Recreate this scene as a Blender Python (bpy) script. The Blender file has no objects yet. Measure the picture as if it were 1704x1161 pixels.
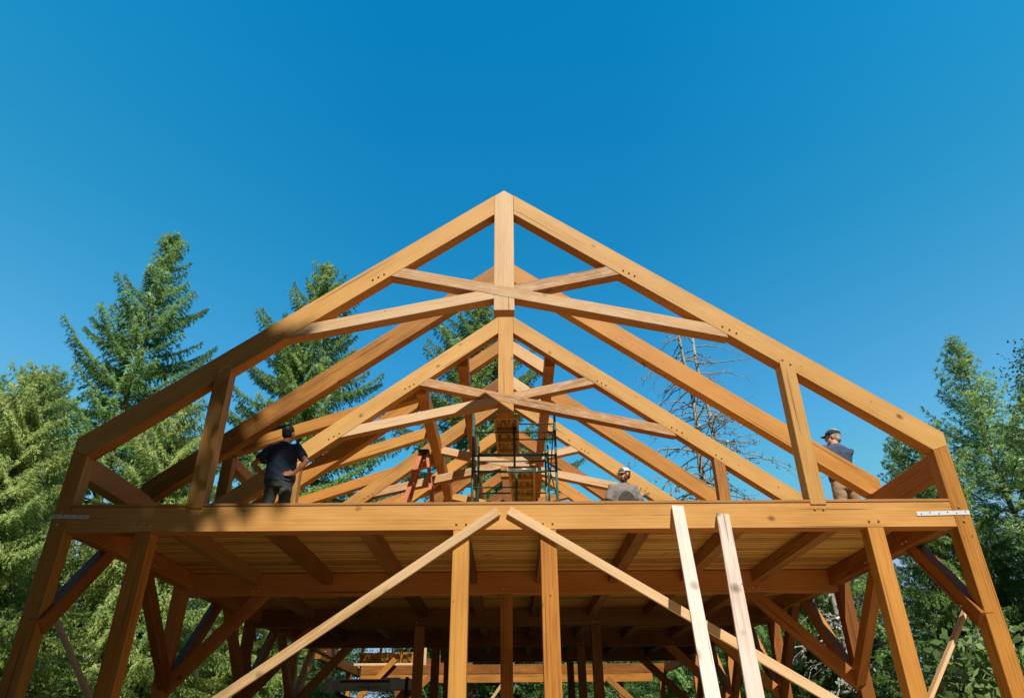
import bpy, bmesh, math, random
import numpy as np
from mathutils import Vector, Matrix, Euler, noise as mnoise

R = math.radians
random.seed(7)
SC = bpy.context.scene
COL = SC.collection
V = Vector
PI = math.pi

# ------------------------------------------------------------------ materials
def new_mat(name):
    m = bpy.data.materials.new(name); m.use_nodes = True
    nt = m.node_tree
    for n in list(nt.nodes): nt.nodes.remove(n)
    out = nt.nodes.new('ShaderNodeOutputMaterial')
    b = nt.nodes.new('ShaderNodeBsdfPrincipled')
    nt.links.new(b.outputs[0], out.inputs[0])
    return m, nt, b, out

class NB:
    """tiny node builder"""
    def __init__(s, nt): s.nt = nt; s.L = nt.links.new
    def n(s, t, **kw):
        nd = s.nt.nodes.new(t)
        for k, v in kw.items(): setattr(nd, k, v)
        return nd
    def sock(s, inp, v):
        if isinstance(v, bpy.types.NodeSocket): s.L(v, inp)
        elif v is not None: inp.default_value = v
    def math(s, op, a, b=None, clamp=False):
        nd = s.n('ShaderNodeMath', operation=op, use_clamp=clamp)
        s.sock(nd.inputs[0], a)
        if b is not None: s.sock(nd.inputs[1], b)
        return nd.outputs[0]
    def vmath(s, op, a, b=None):
        nd = s.n('ShaderNodeVectorMath', operation=op)
        s.sock(nd.inputs[0], a)
        if b is not None: s.sock(nd.inputs[1], b)
        return nd.outputs[0]
    def noise(s, vec, scale, detail=4, rough=.55, dist=0):
        nd = s.n('ShaderNodeTexNoise')
        if vec is not None: s.L(vec, nd.inputs['Vector'])
        nd.inputs['Scale'].default_value = scale; nd.inputs['Detail'].default_value = detail
        nd.inputs['Roughness'].default_value = rough; nd.inputs['Distortion'].default_value = dist
        return nd.outputs['Fac']
    def ramp(s, fac, stops):
        nd = s.n('ShaderNodeValToRGB')
        e = nd.color_ramp.elements
        while len(e) < len(stops): e.new(.5)
        for el, (p, c) in zip(e, stops):
            el.position = p; el.color = (c if isinstance(c, tuple) else (c, c, c)) + (1,)
        s.L(fac, nd.inputs[0])
        return nd.outputs[0]
    def mix(s, fac, a, b, mode='MIX'):
        nd = s.n('ShaderNodeMix', data_type='RGBA', blend_type=mode)
        s.sock(nd.inputs[0], fac)
        for i, v in ((6, a), (7, b)):
            if isinstance(v, tuple): v = v + (1,) if len(v) == 3 else v
            s.sock(nd.inputs[i], v)
        return nd.outputs[2]
    def bump(s, h, strength, dist=.01):
        nd = s.n('ShaderNodeBump'); nd.inputs['Strength'].default_value = strength
        nd.inputs['Distance'].default_value = dist
        s.L(h, nd.inputs['Height']); return nd.outputs[0]

def wood(name, dark, mid, light, rough=.55, knots=1., checks=1., var=.55, weather=0., streak=1.0, kr=1.15, under=None):
    m, nt, b, out = new_mat(name); q = NB(nt)
    tc = q.n('ShaderNodeTexCoord'); oi = q.n('ShaderNodeObjectInfo')
    rnd = oi.outputs['Random']
    off = q.n('ShaderNodeCombineXYZ')
    q.L(q.math('MULTIPLY', rnd, 61.7), off.inputs[0]); q.L(q.math('MULTIPLY', rnd, 23.3), off.inputs[1]); q.L(q.math('MULTIPLY', rnd, 37.1), off.inputs[2])
    small = q.vmath('MULTIPLY', off.outputs[0], (1, .02, .02))
    p = q.vmath('ADD', tc.outputs['Object'], off.outputs[0])
    p2 = q.vmath('ADD', tc.outputs['Object'], small)
    # growth rings: pith runs slightly off the length axis -> cathedral figure
    wv = q.n('ShaderNodeTexWave', wave_type='RINGS', rings_direction='X', wave_profile='SAW')
    q.L(q.vmath('MULTIPLY', p2, (.035, 1, 1)), wv.inputs['Vector'])
    wv.inputs['Scale'].default_value = 9; wv.inputs['Distortion'].default_value = 8
    wv.inputs['Detail'].default_value = 3; wv.inputs['Detail Scale'].default_value = 1.1
    fine = q.noise(q.vmath('MULTIPLY', p, (1.2, 34, 34)), 1.6, 5, .7)
    blot = q.noise(q.vmath('MULTIPLY', p, (.55, 2.2, 2.2)), 1.6, 4, .6)
    f = q.math('ADD', q.math('MULTIPLY', wv.outputs['Fac'], .15 * streak), q.math('MULTIPLY', fine, .34 * streak))
    f = q.math('ADD', f, q.math('MULTIPLY', blot, .75 - .1 * streak))
    f = q.math('ADD', f, -.065 * streak)
    f = q.math('ADD', f, q.math('MULTIPLY', q.math('SUBTRACT', rnd, .5), var))
    col = q.ramp(f, [(.24, dark), (.5, mid), (.80, light)])
    hv = q.math('FRACT', q.math('MULTIPLY', rnd, 7.31))
    col = q.mix(q.math('MULTIPLY', hv, .8), col, q.mix(1., col, (1.0, .84, .70), 'MULTIPLY'))
    # knots
    vo = q.n('ShaderNodeTexVoronoi'); vo.inputs['Scale'].default_value = 1.35
    kd = q.noise(p, 9, 2)
    pk = q.vmath('MULTIPLY', p, (1.7, 2.4, 2.4))
    q.L(pk, vo.inputs['Vector'])
    kdist = q.math('ADD', vo.outputs['Distance'], q.math('MULTIPLY', q.math('SUBTRACT', kd, .5), .1))
    ksel = q.n('ShaderNodeSeparateColor'); q.L(vo.outputs['Color'], ksel.inputs[0])
    kon = q.math('GREATER_THAN', ksel.outputs[0], .45)
    kmask = q.math('MULTIPLY', q.ramp(kdist, [(.03 * kr, 1.), (.07 * kr, .6), (.12 * kr, 0.)]), q.math('MULTIPLY', kon, .8 * knots))
    col = q.mix(kmask, col, tuple(c * .38 for c in dark))
    vs = q.n('ShaderNodeTexVoronoi'); vs.inputs['Scale'].default_value = 3.1; q.L(q.vmath('MULTIPLY', p, (1.2, 2., 2.)), vs.inputs['Vector'])
    s2 = q.n('ShaderNodeSeparateColor'); q.L(vs.outputs['Color'], s2.inputs[0])
    sm = q.math('MULTIPLY', q.ramp(vs.outputs['Distance'], [(.03, 1.), (.085, 0.)]), q.math('MULTIPLY', q.math('GREATER_THAN', s2.outputs[1], .6), .75 * knots))
    col = q.mix(sm, col, tuple(c * .32 for c in dark))
    # drying checks along the length
    ck = q.noise(q.vmath('MULTIPLY', p, (.35, 24, 24)), 1.25, 2, .4)
    cm = q.math('MULTIPLY', q.ramp(ck, [(.69, 0.), (.705, 1.)]), .6 * checks)
    col = q.mix(cm, col, tuple(c * .2 for c in dark))
    if weather:
        wn = q.noise(q.vmath('MULTIPLY', p, (2.2, 9, 9)), 1.5, 6, .75)
        col = q.mix(q.math('MULTIPLY', q.ramp(wn, [(.5, 0.), (.62, 1.)]), weather), col, (.62, .5, .37))
    if under:   # downward-facing sides darkened: underside shade put into the stain colour
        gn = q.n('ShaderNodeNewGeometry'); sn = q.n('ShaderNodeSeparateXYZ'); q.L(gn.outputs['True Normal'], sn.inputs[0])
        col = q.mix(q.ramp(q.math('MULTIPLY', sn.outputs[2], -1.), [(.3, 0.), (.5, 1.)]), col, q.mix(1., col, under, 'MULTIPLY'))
    q.L(col, b.inputs['Base Color'])
    b.inputs['Roughness'].default_value = rough
    b.inputs['Specular IOR Level'].default_value = .3
    h = q.math('SUBTRACT', q.math('MULTIPLY', fine, .5), cm)
    q.L(q.bump(h, .45, .006), b.inputs['Normal'])
    return m

STAIN = wood('stained_timber', (.21, .080, .014), (.48, .218, .041), (.66, .335, .080))
STAIN2 = wood('stained_timber_deep', (.22, .078, .014), (.42, .165, .034), (.56, .245, .060))
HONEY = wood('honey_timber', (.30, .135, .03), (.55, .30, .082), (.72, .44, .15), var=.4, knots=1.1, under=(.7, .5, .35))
DEEP = wood('shaded_dark_timber', (.12, .05, .012), (.24, .10, .025), (.36, .17, .045))  # darker copy of the stain: under-deck shade put into the colour
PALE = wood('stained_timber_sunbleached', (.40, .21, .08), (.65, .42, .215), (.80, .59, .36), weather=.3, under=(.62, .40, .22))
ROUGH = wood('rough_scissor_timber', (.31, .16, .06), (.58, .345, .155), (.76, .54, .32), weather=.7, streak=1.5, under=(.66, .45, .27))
SHEATH = wood('subfloor_edge', (.34, .16, .05), (.5, .27, .1), (.6, .36, .16), checks=0)
FRESH = wood('fresh_lumber', (.50, .32, .14), (.72, .53, .31), (.82, .66, .44), knots=.9, checks=.3)
WHITEWOOD = wood('pale_lumber', (.40, .29, .22), (.66, .545, .475), (.78, .70, .645), knots=1.15, checks=1., weather=0, streak=1.3, kr=1.9)
PLYWOOD = wood('scaffold_plank_wood', (.3, .17, .06), (.47, .29, .11), (.58, .39, .17), checks=0)

def soffit_mat():
    m, nt, b, out = new_mat('soffit_boards'); q = NB(nt)
    tc = q.n('ShaderNodeTexCoord'); p = tc.outputs['Object']
    s = q.n('ShaderNodeSeparateXYZ'); q.L(p, s.inputs[0])
    yy = q.math('DIVIDE', s.outputs[0], .112)
    fr = q.math('FRACT', yy); fl = q.math('FLOOR', yy)
    wn = q.n('ShaderNodeTexWhiteNoise', noise_dimensions='1D'); q.L(fl, wn.inputs['W'])
    cx = q.n('ShaderNodeCombineXYZ'); q.L(q.math('MULTIPLY', wn.outputs[0], 40), cx.inputs[1]); q.L(fl, cx.inputs[0])
    pp = q.vmath('ADD', p, cx.outputs[0])
    fine = q.noise(q.vmath('MULTIPLY', pp, (30, 1.2, 30)), 1.6, 5, .7)
    blot = q.noise(q.vmath('MULTIPLY', pp, (3, 1, 3)), 1.4, 3)
    f = q.math('ADD', q.math('MULTIPLY', fine, .55), q.math('ADD', q.math('MULTIPLY', blot, .45), q.math('MULTIPLY', q.math('SUBTRACT', wn.outputs[0], .5), .5)))
    col = q.ramp(f, [(.2, (.42, .19, .036)), (.5, (.74, .385, .09)), (.8, (.84, .50, .15))])
    gap = q.ramp(q.math('ABSOLUTE', q.math('SUBTRACT', fr, .5)), [(.38, 0.), (.43, 1.)])
    bead = q.ramp(q.math('ABSOLUTE', q.math('SUBTRACT', fr, .5)), [(.03, 1.), (.06, 0.)])
    g = q.math('MAXIMUM', gap, q.math('MULTIPLY', bead, .5))
    kn = q.n('ShaderNodeTexVoronoi'); kn.inputs['Scale'].default_value = 1.6
    q.L(q.vmath('MULTIPLY', pp, (2.2, 1, 2.2)), kn.inputs['Vector'])
    col = q.mix(q.math('MULTIPLY', q.ramp(kn.outputs['Distance'], [(.05, 1.), (.13, 0.)]), .7), col, (.1, .035, .008))
    col = q.mix(q.math('MULTIPLY', g, .88), col, (.03, .012, .004))
    q.L(col, b.inputs['Base Color']); b.inputs['Roughness'].default_value = .5
    b.inputs['Specular IOR Level'].default_value = .35
    q.L(q.bump(q.math('SUBTRACT', 1., g), .8, .01), b.inputs['Normal'])
    return m
SOFFIT = soffit_mat()

def plain(name, col, rough=.6, metal=0., var=.15, scale=20., bump=0., spec=.4):
    m, nt, b, out = new_mat(name); q = NB(nt)
    tc = q.n('ShaderNodeTexCoord')
    nz = q.noise(tc.outputs['Object'], scale, 5, .6)
    c = q.ramp(nz, [(.25, tuple(x * (1 - var) for x in col)), (.75, tuple(min(1, x * (1 + var)) for x in col))])
    q.L(c, b.inputs['Base Color']); b.inputs['Roughness'].default_value = rough
    b.inputs['Metallic'].default_value = metal; b.inputs['Specular IOR Level'].default_value = spec
    if bump: q.L(q.bump(nz, bump, .01), b.inputs['Normal'])
    return m

PEG = plain('peg_wood', (.56, .35, .17), .5, var=.1, scale=60)
GALV = plain('galvanised_steel', (.70, .76, .82), .35, .0, .15, 35, spec=.6)
HOLE = plain('bolt_hole', (.03, .028, .025), .8)
GREENPIPE = plain('green_scaffold_paint', (.05, .15, .12), .42, .1, .5, 30)
BLACKPIPE = plain('dark_scaffold_pipe', (.03, .055, .055), .45, .2, .4, 30)
ALU = plain('bright_steel', (.55, .56, .56), .35, .7, .15, 30)
LADDER_RED = plain('red_fibreglass', (.60, .19, .095), .5, var=.25, scale=25)
LADDER_DARK = plain('ladder_cap_plastic', (.035, .03, .035), .6)
def osb():
    m, nt, b, out = new_mat('dark_figured_board'); q = NB(nt)
    tc = q.n('ShaderNodeTexCoord')
    a = q.noise(tc.outputs['Object'], 7, 3, .6, 3.)
    w = q.n('ShaderNodeTexWave', wave_type='BANDS'); q.L(q.vmath('MULTIPLY', tc.outputs['Object'], (1, .35, 1)), w.inputs['Vector'])
    w.inputs['Scale'].default_value = 3.2; w.inputs['Distortion'].default_value = 12; w.inputs['Detail'].default_value = 2.5; w.inputs['Detail Scale'].default_value = 2.2
    col = q.ramp(w.outputs['Fac'], [(.08, (.13, .065, .018)), (.45, (.34, .18, .05)), (.9, (.46, .27, .09))])
    q.L(col, b.inputs['Base Color']); b.inputs['Roughness'].default_value = .6
    return m
OSB = osb()
SKIN = plain('skin', (.62, .33, .22), .5, var=.12, scale=12)
SKIN_D = plain('skin_tanned', (.44, .215, .13), .5, var=.12, scale=12)
NAVY = plain('dark_navy_cotton', (.032, .052, .105), .85, var=.35, scale=14, bump=.5)
BLUE = plain('faded_navy_cotton', (.055, .085, .16), .85, var=.3, scale=14, bump=.5)
GREY = plain('grey_cotton', (.235, .225, .215), .9, var=.15, scale=16, bump=.5)
GREYDARK = plain('shadow_dark_cotton', (.05, .048, .048), .8, var=.2, scale=16, bump=.4)  # shadow colour for the patch on the grey tee
TROUSER = plain('dark_work_trousers', (.055, .07, .075), .85, var=.35, scale=10, bump=.5)
KHAKI = plain('khaki_canvas', (.42, .30, .195), .9, var=.2, scale=10, bump=.5)
HAIR = plain('dark_hair', (.012, .009, .008), .6, var=.4, scale=60, bump=.6)
GREYHAIR = plain('grey_hair', (.45, .43, .40), .7, var=.3, scale=60, bump=.6)
BEARD = plain('brown_beard', (.12, .05, .022), .7, var=.4, scale=70, bump=.6)
CAPDARK = plain('dark_green_cap', (.035, .045, .04), .85, var=.3, scale=30)
CAPWHITE = plain('white_cap_cloth', (.78, .77, .75), .85, var=.06, scale=30)
CAPGREY = plain('grey_cap_cloth', (.12, .12, .12), .85, var=.2, scale=30)
WHITECLOTH = plain('white_cloth', (.72, .68, .64), .9, var=.1, scale=25, bump=.4)
LEATHER = plain('belt_leather', (.03, .018, .01), .6)
BOOT = plain('boot_leather', (.06, .035, .018), .7)
LENS = plain('sunglass_lens', (.01, .01, .012), .15, spec=.6)
MACHINE = plain('grey_machine_paint', (.50, .56, .58), .45, var=.2, scale=6)
MACHLIGHT = plain('faded_decal', (.75, .8, .82), .5, var=.1, scale=14)
MACHRED = plain('dull_red_stripe', (.16, .03, .025), .5, var=.3, scale=10)
MACHORANGE = plain('orange_machine_paint', (.55, .17, .03), .5, var=.2, scale=6)
RUBBER = plain('tyre_rubber', (.02, .02, .02), .85)
INK = plain('black_lettering', (.008, .008, .009), .6)

def bark(name, a, b_, scale=6.):
    m, nt, b, out = new_mat(name); q = NB(nt)
    tc = q.n('ShaderNodeTexCoord'); p = q.vmath('MULTIPLY', tc.outputs['Object'], (1, 1, .25))
    n1 = q.noise(p, scale, 7, .7, .6); n2 = q.noise(tc.outputs['Object'], scale * .3, 3)
    f = q.math('ADD', q.math('MULTIPLY', n1, .7), q.math('MULTIPLY', n2, .3))
    q.L(q.ramp(f, [(.3, a), (.68, b_)]), b.inputs['Base Color']); b.inputs['Roughness'].default_value = .9
    q.L(q.bump(n1, 1., .05), b.inputs['Normal'])
    return m
BARK = bark('fir_bark', (.035, .025, .018), (.17, .125, .09))
DEADBARK = bark('lichen_grey_bark', (.17, .16, .14), (.56, .55, .49), 9)
BIRCHBARK = bark('pale_bark', (.12, .1, .08), (.45, .42, .36), 6)

def leaf_mat(name, dark, mid, light, trans=.35, rough=.38):
    m, nt, b, out = new_mat(name); q = NB(nt)
    ge = q.n('ShaderNodeNewGeometry'); tc = q.n('ShaderNodeTexCoord')
    cl = q.noise(tc.outputs['Object'], .55, 3, .6)
    c2 = q.noise(tc.outputs['Object'], 2.6, 2, .6)
    f = q.math('ADD', q.math('MULTIPLY', ge.outputs['Random Per Island'], .26), q.math('ADD', q.math('MULTIPLY', cl, .5), q.math('MULTIPLY', c2, .36)))
    col = q.ramp(f, [(.34, dark), (.56, mid), (.78, light)])
    q.L(col, b.inputs['Base Color']); b.inputs['Roughness'].default_value = rough
    b.inputs['Specular IOR Level'].default_value = .5
    tr = q.n('ShaderNodeBsdfTranslucent'); q.L(q.mix(.5, col, light), tr.inputs[0])
    mx = q.n('ShaderNodeMixShader'); mx.inputs[0].default_value = trans
    q.L(b.outputs[0], mx.inputs[1]); q.L(tr.outputs[0], mx.inputs[2]); q.L(mx.outputs[0], out.inputs[0])
    return m
FIR = leaf_mat('fir_needles', (.045, .14, .05), (.215, .43, .125), (.52, .70, .25), .4)
FIRY = leaf_mat('yellow_green_needles', (.04, .15, .05), (.31, .49, .135), (.80, .82, .32), .45)
FIRD = leaf_mat('deep_green_needles', (.032, .11, .04), (.20, .385, .11), (.52, .66, .21), .4)
FIRB = leaf_mat('dark_backlit_needles', (.010, .022, .010), (.024, .045, .018), (.05, .075, .028), .1)  # crowns behind the camera darkened to throw little light on the frame
LEAF = leaf_mat('broad_green_leaves', (.08, .17, .05), (.22, .36, .11), (.42, .55, .24), .3, .35)
BIRCHLEAF = leaf_mat('small_grey_green_leaves', (.06, .11, .03), (.16, .22, .085), (.3, .34, .18), .35)
LICHEN = leaf_mat('pale_lichen', (.19, .22, .18), (.33, .37, .31), (.52, .55, .48), .2)

# ------------------------------------------------------------------ object helpers
WM = {}
def put(o, frame, parent=None):
    if parent is not None:
        o.parent = parent
        o.matrix_basis = WM[parent.name].inverted() @ frame
    else:
        o.matrix_basis = frame
    WM[o.name] = frame.copy()
    return o

def mesh_obj(name, me, frame, mat, parent=None):
    o = bpy.data.objects.new(name, me); COL.objects.link(o)
    if mat is not None:
        me.materials.clear()
        for k in (mat if isinstance(mat, (list, tuple)) else [mat]): me.materials.append(k)
    return put(o, frame, parent)

def tag(o, label, cat, group=None, kind=None):
    if label: o['label'] = label
    if cat: o['category'] = cat
    if group: o['group'] = group
    if kind: o['kind'] = kind
    return o

def empty(name, loc, label, cat, group=None, rz=0.):
    o = bpy.data.objects.new(name, None); COL.objects.link(o); o.empty_display_size = .3
    put(o, Matrix.Translation(loc) @ Matrix.Rotation(rz, 4, 'Z'))
    return tag(o, label, cat, group)

def bm_to(name, bm, frame, mat, parent=None, bevel=0., smooth=False):
    if bevel:
        bmesh.ops.bevel(bm, geom=bm.edges[:], offset=bevel, segments=1, affect='EDGES', clamp_overlap=True)
    bmesh.ops.recalc_face_normals(bm, faces=bm.faces[:])
    me = bpy.data.meshes.new(name); bm.to_mesh(me); bm.free()
    if smooth:
        me.polygons.foreach_set('use_smooth', [True] * len(me.polygons))
    return mesh_obj(name, me, frame, mat, parent)

def frame_from(o, x, z):
    x = V(x).normalized(); z = V(z); z = (z - x * z.dot(x)).normalized(); y = z.cross(x)
    m = Matrix.Identity(4)
    for i in range(3): m[i][0] = x[i]; m[i][1] = y[i]; m[i][2] = z[i]; m[i][3] = o[i]
    return m

def prism(name, pts, y0, y1, along, mat, parent, bevel=.006):
    """polygon pts (X,Z) extruded from Y=y0 to y1; grain runs along `along`."""
    cx = sum(p[0] for p in pts) / len(pts); cz = sum(p[1] for p in pts) / len(pts)
    fr = frame_from((cx, (y0 + y1) / 2, cz), (along[0], 0, along[1]), (-along[1], 0, along[0]))
    inv = fr.inverted()
    bm = bmesh.new()
    a = [bm.verts.new(inv @ V((p[0], y0, p[1]))) for p in pts]
    b = [bm.verts.new(inv @ V((p[0], y1, p[1]))) for p in pts]
    n = len(pts)
    bm.faces.new(a); bm.faces.new(b[::-1])
    for i in range(n): bm.faces.new((a[i], b[i], b[(i + 1) % n], a[(i + 1) % n]))
    return bm_to(name, bm, fr, mat, parent, bevel)

def bar(name, p0, p1, w, h, up, mat, parent, bevel=.006):
    """box beam p0->p1, h measured along `up`, w across."""
    p0 = V(p0); p1 = V(p1); L = (p1 - p0).length
    fr = frame_from((p0 + p1) / 2, p1 - p0, up)
    bm = bmesh.new()
    bmesh.ops.create_cube(bm, size=1.)
    for v in bm.verts: v.co = V((v.co.x * L, v.co.y * w, v.co.z * h))
    return bm_to(name, bm, fr, mat, parent, bevel)

def box(name, x0, x1, y0, y1, z0, z1, mat, parent, bevel=.006):
    d = (x1 - x0, y1 - y0, z1 - z0)
    k = max(range(3), key=lambda i: d[i])
    c = V(((x0 + x1) / 2, (y0 + y1) / 2, (z0 + z1) / 2))
    ax = V((0, 0, 0)); ax[k] = 1
    up = V((0, 0, 1)) if k != 2 else V((0, 1, 0))
    h = d[2] if k != 2 else d[1]; w = {0: d[1], 1: d[0], 2: d[0]}[k]
    return bar(name, c - ax * d[k] / 2, c + ax * d[k] / 2, w, h, up, mat, parent, bevel)

def bm_box(bm, c, s, rot=None):
    r = bmesh.ops.create_cube(bm, size=1.)
    for v in r['verts']:
        p = V((v.co.x * s[0], v.co.y * s[1], v.co.z * s[2]))
        if rot is not None: p = rot @ p
        v.co = p + V(c)
    return r['verts']

def bm_tube(bm, path, radii, seg=8, caps=True):
    path = [V(p) for p in path]; n = len(path)
    if not hasattr(radii, '__len__'): radii = [radii] * n
    rings = []; prev = None
    for i in range(n):
        t = (path[min(i + 1, n - 1)] - path[max(i - 1, 0)]).normalized()
        if prev is None:
            s = t.cross(V((0, 0, 1)));
            if s.length < .05: s = t.cross(V((0, 1, 0)))
        else:
            s = prev - t * prev.dot(t)
        s.normalize(); prev = s; u = t.cross(s)
        r = radii[i]; rx, ry = r if hasattr(r, '__len__') else (r, r)
        rings.append([bm.verts.new(path[i] + s * math.cos(2 * PI * k / seg) * rx + u * math.sin(2 * PI * k / seg) * ry) for k in range(seg)])
    for a, b in zip(rings, rings[1:]):
        for k in range(seg): bm.faces.new((a[k], a[(k + 1) % seg], b[(k + 1) % seg], b[k]))
    if caps: bm.faces.new(rings[0][::-1]); bm.faces.new(rings[-1])

def tube_obj(name, path, radii, mat, parent, seg=10):
    c = sum((V(p) for p in path), V()) / len(path)
    bm = bmesh.new(); bm_tube(bm, [V(p) - c for p in path], radii, seg)
    return bm_to(name, bm, Matrix.Translation(c), mat, parent, smooth=seg > 6)

def nppts(verts): return np.asarray(verts, dtype=np.float32)
def np_mesh(name, co, quads):
    me = bpy.data.meshes.new(name)
    nv, nf = len(co), len(quads)
    me.vertices.add(nv); me.vertices.foreach_set('co', np.ascontiguousarray(co, np.float32).ravel())
    me.loops.add(nf * 4); me.loops.foreach_set('vertex_index', np.ascontiguousarray(quads, np.int32).ravel())
    me.polygons.add(nf); me.polygons.foreach_set('loop_start', np.arange(0, nf * 4, 4, dtype=np.int32))
    me.update(calc_edges=True); me.validate()
    return me

# pegs --------------------------------------------------------------
PEG_ME = None
def peg(parent, x, y, z, ny=-1):
    global PEG_ME
    if PEG_ME is None:
        bm = bmesh.new(); bm_tube(bm, [(0, .01, 0), (0, -.012, 0), (0, -.02, 0)], [.0135, .0135, .008], 10)
        bmesh.ops.recalc_face_normals(bm, faces=bm.faces[:])
        PEG_ME = bpy.data.meshes.new('peg'); bm.to_mesh(PEG_ME); bm.free(); PEG_ME.materials.append(PEG)
    o = bpy.data.objects.new('peg', PEG_ME); COL.objects.link(o)
    put(o, Matrix.Translation((x, y, z)), parent)
def peg_x(parent, x, y, z, s):
    peg(parent, x, y, z); o = COL.objects[-1]
    put(o, Matrix.Translation((x, y, z)) @ Matrix.Rotation(R(90) * s, 4, 'Z'), parent)

# ------------------------------------------------------------------ ground
def ground():
    m, nt, b, out = new_mat('dry_dirt'); q = NB(nt)
    tc = q.n('ShaderNodeTexCoord'); p = tc.outputs['Object']
    n1 = q.noise(p, .25, 8, .65); n2 = q.noise(p, 6, 6, .7)
    f = q.math('ADD', q.math('MULTIPLY', n1, .6), q.math('MULTIPLY', n2, .4))
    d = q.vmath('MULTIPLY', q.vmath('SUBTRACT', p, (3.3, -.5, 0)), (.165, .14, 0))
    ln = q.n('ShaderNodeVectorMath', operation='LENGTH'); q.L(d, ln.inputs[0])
    bounce_pad = q.ramp(q.math('ADD', ln.outputs['Value'], q.math('MULTIPLY', q.math('SUBTRACT', n1, .5), .5)), [(.75, 1.), (1.05, 0.)])  # unseen bright patch added to bounce light up onto the soffit
    q.L(q.mix(bounce_pad, q.ramp(f, [(.3, (.02, .018, .010)), (.55, (.042, .034, .02)), (.75, (.07, .058, .035))]), q.ramp(f, [(.3, (.42, .315, .18)), (.55, (.64, .50, .32)), (.75, (.72, .58, .40))])), b.inputs['Base Color'])  # dirt outside the patch kept dark to limit bounce on the left
    b.inputs['Roughness'].default_value = .95
    q.L(q.bump(f, .8, .1), b.inputs['Normal'])
    bm = bmesh.new()
    N = 48
    rr = [0] + [1.5 * 1.165 ** i for i in range(N)]  # out to about two kilometres
    rings = []
    for r in rr[1:]:
        ring = []
        for k in range(40):
            a = 2 * PI * k / 40; x, y = r * math.cos(a), 6 + r * math.sin(a)
            z = 0 if r < 26 else .8 * mnoise.noise(V((x * .02, y * .02, 3))) * min(1, (r - 26) / 40)
            ring.append(bm.verts.new((x, y, z)))
        rings.append(ring)
    c = bm.verts.new((0, 6, 0))
    for k in range(40): bm.faces.new((c, rings[0][k], rings[0][(k + 1) % 40]))
    for a, b2 in zip(rings, rings[1:]):
        for k in range(40): bm.faces.new((a[k], b2[k], b2[(k + 1) % 40], a[(k + 1) % 40]))
    o = bm_to('ground', bm, Matrix.Identity(4), m, smooth=True)
    o['kind'] = 'structure'
ground()

# ------------------------------------------------------------------ timber frame
ZA, KL, KR, DV = 8.82, .757, .732, .365        # ridge height, left/right pitch, vertical rafter depth
XL, XR = -5.20, 5.37                            # outer faces of the side posts
PW, TY = .19, .185                              # post width, timber thickness in Y
ZB, ZT = 3.736, 4.03                            # front tie beam
def top(x): return ZA - (KL * -x if x < 0 else KR * x)

FRAME = empty('timber_frame', (0, 0, 0), 'stained timber frame with king post roof trusses and plank deck on posts, no roof yet', 'timber frame')
P = FRAME

def rafter(x0, x1, y0, mat, foot=False, th=TY, dv=DV, name='rafter'):
    """rafter between |x0|<|x1| on the roof plane."""
    s = 1 if x1 > 0 else -1
    k = KR if s > 0 else -KL
    if foot:
        xo = XR if s > 0 else XL; xi = xo - s * PW
        pts = [(x0, top(x0)), (xo, top(xo)), (xo, 4.72), (xi, top(xi) - dv), (x0, top(x0) - dv)]
    else:
        pts = [(x0, top(x0)), (x1, top(x1)), (x1, top(x1) - dv), (x0, top(x0) - dv)]
    return prism(name, pts, y0, y0 + th, (s * 1, -abs(k)), mat, P)

def truss(y, first=False, zbase=4.05, mats=(STAIN, STAIN, STAIN), pegs=True):
    mk, mr, ms = mats
    f = .0
    king = prism('king_post', [(-.14, 6.70), (.14, 6.70), (.14, top(.14)), (0, ZA), (-.14, top(-.14))], y + .008, y + TY + .004, (0, 1), mk, P)
    rl = rafter(-.14, XL, y, mr, True); rr = rafter(.14, XR, y, mr, True)
    # scissors: one runs through in front of the king post, the other butts it in two halves
    m = -.225; d = .088
    def zc(x, s): return 7.005 + s * m * x
    sc = prism('scissor_brace', [(-1.60, zc(-1.60, 1) + d), (2.90, zc(2.90, 1) + d), (2.96, zc(2.96, 1) - d), (-1.63, zc(-1.63, 1) - d)], y + .004, y + TY - .006, (1, m), ms, P)
    sr = prism('scissor_brace', [(.14, zc(.14, -1) + d), (1.60, zc(1.60, -1) + d), (1.63, zc(1.63, -1) - d), (.14, zc(.14, -1) - d)], y + .007, y + TY - .009, (1, -m), ms, P)
    sl = prism('scissor_brace', [(-.14, zc(-.14, -1) + d), (-2.84, zc(-2.84, -1) + d), (-2.93, zc(-2.93, -1) - d), (-.14, zc(-.14, -1) - d)], y + .007, y + TY - .009, (1, -m), ms, P)
    for xa, xb in ((-3.69, -3.50), (3.55, 3.735)):
        yq = y - .010 if first else y + .004
        qs = prism('queen_post', [(xa, zbase), (xb, zbase), (xb, top(xb) - DV + .06), (xa, top(xa) - DV + .06)], yq, y + TY - .006, (0, 1), mr, P)
        if pegs:
            for dx in (-.045, .045):
                peg(rl if xa < 0 else rr, (xa + xb) / 2 + dx, y, top((xa + xb) / 2 + dx) - DV + .09)
    if pegs:
        for s, par in ((-1, rl), (1, rr)):
            for i in range(3):
                x = s * (1.66 + i * .075); peg(par, x, y, top(x) - DV + .10 + .01 * i)
                x = s * (2.90 + i * .085); peg(par, x, y, top(x) - DV + .09 + .012 * i)
    return king

# front truss A and its bent
truss(0, True, 4.0, (PALE, HONEY, ROUGH))
ROWS = [0, 3.4, 6.75, 10.1, 13.6]
for y in ROWS[1:]:
    truss(y, False, 4.05, (HONEY if y < 7 else STAIN, HONEY if y < 7 else STAIN, ROUGH if y < 7 else HONEY), pegs=y < 7)
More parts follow.
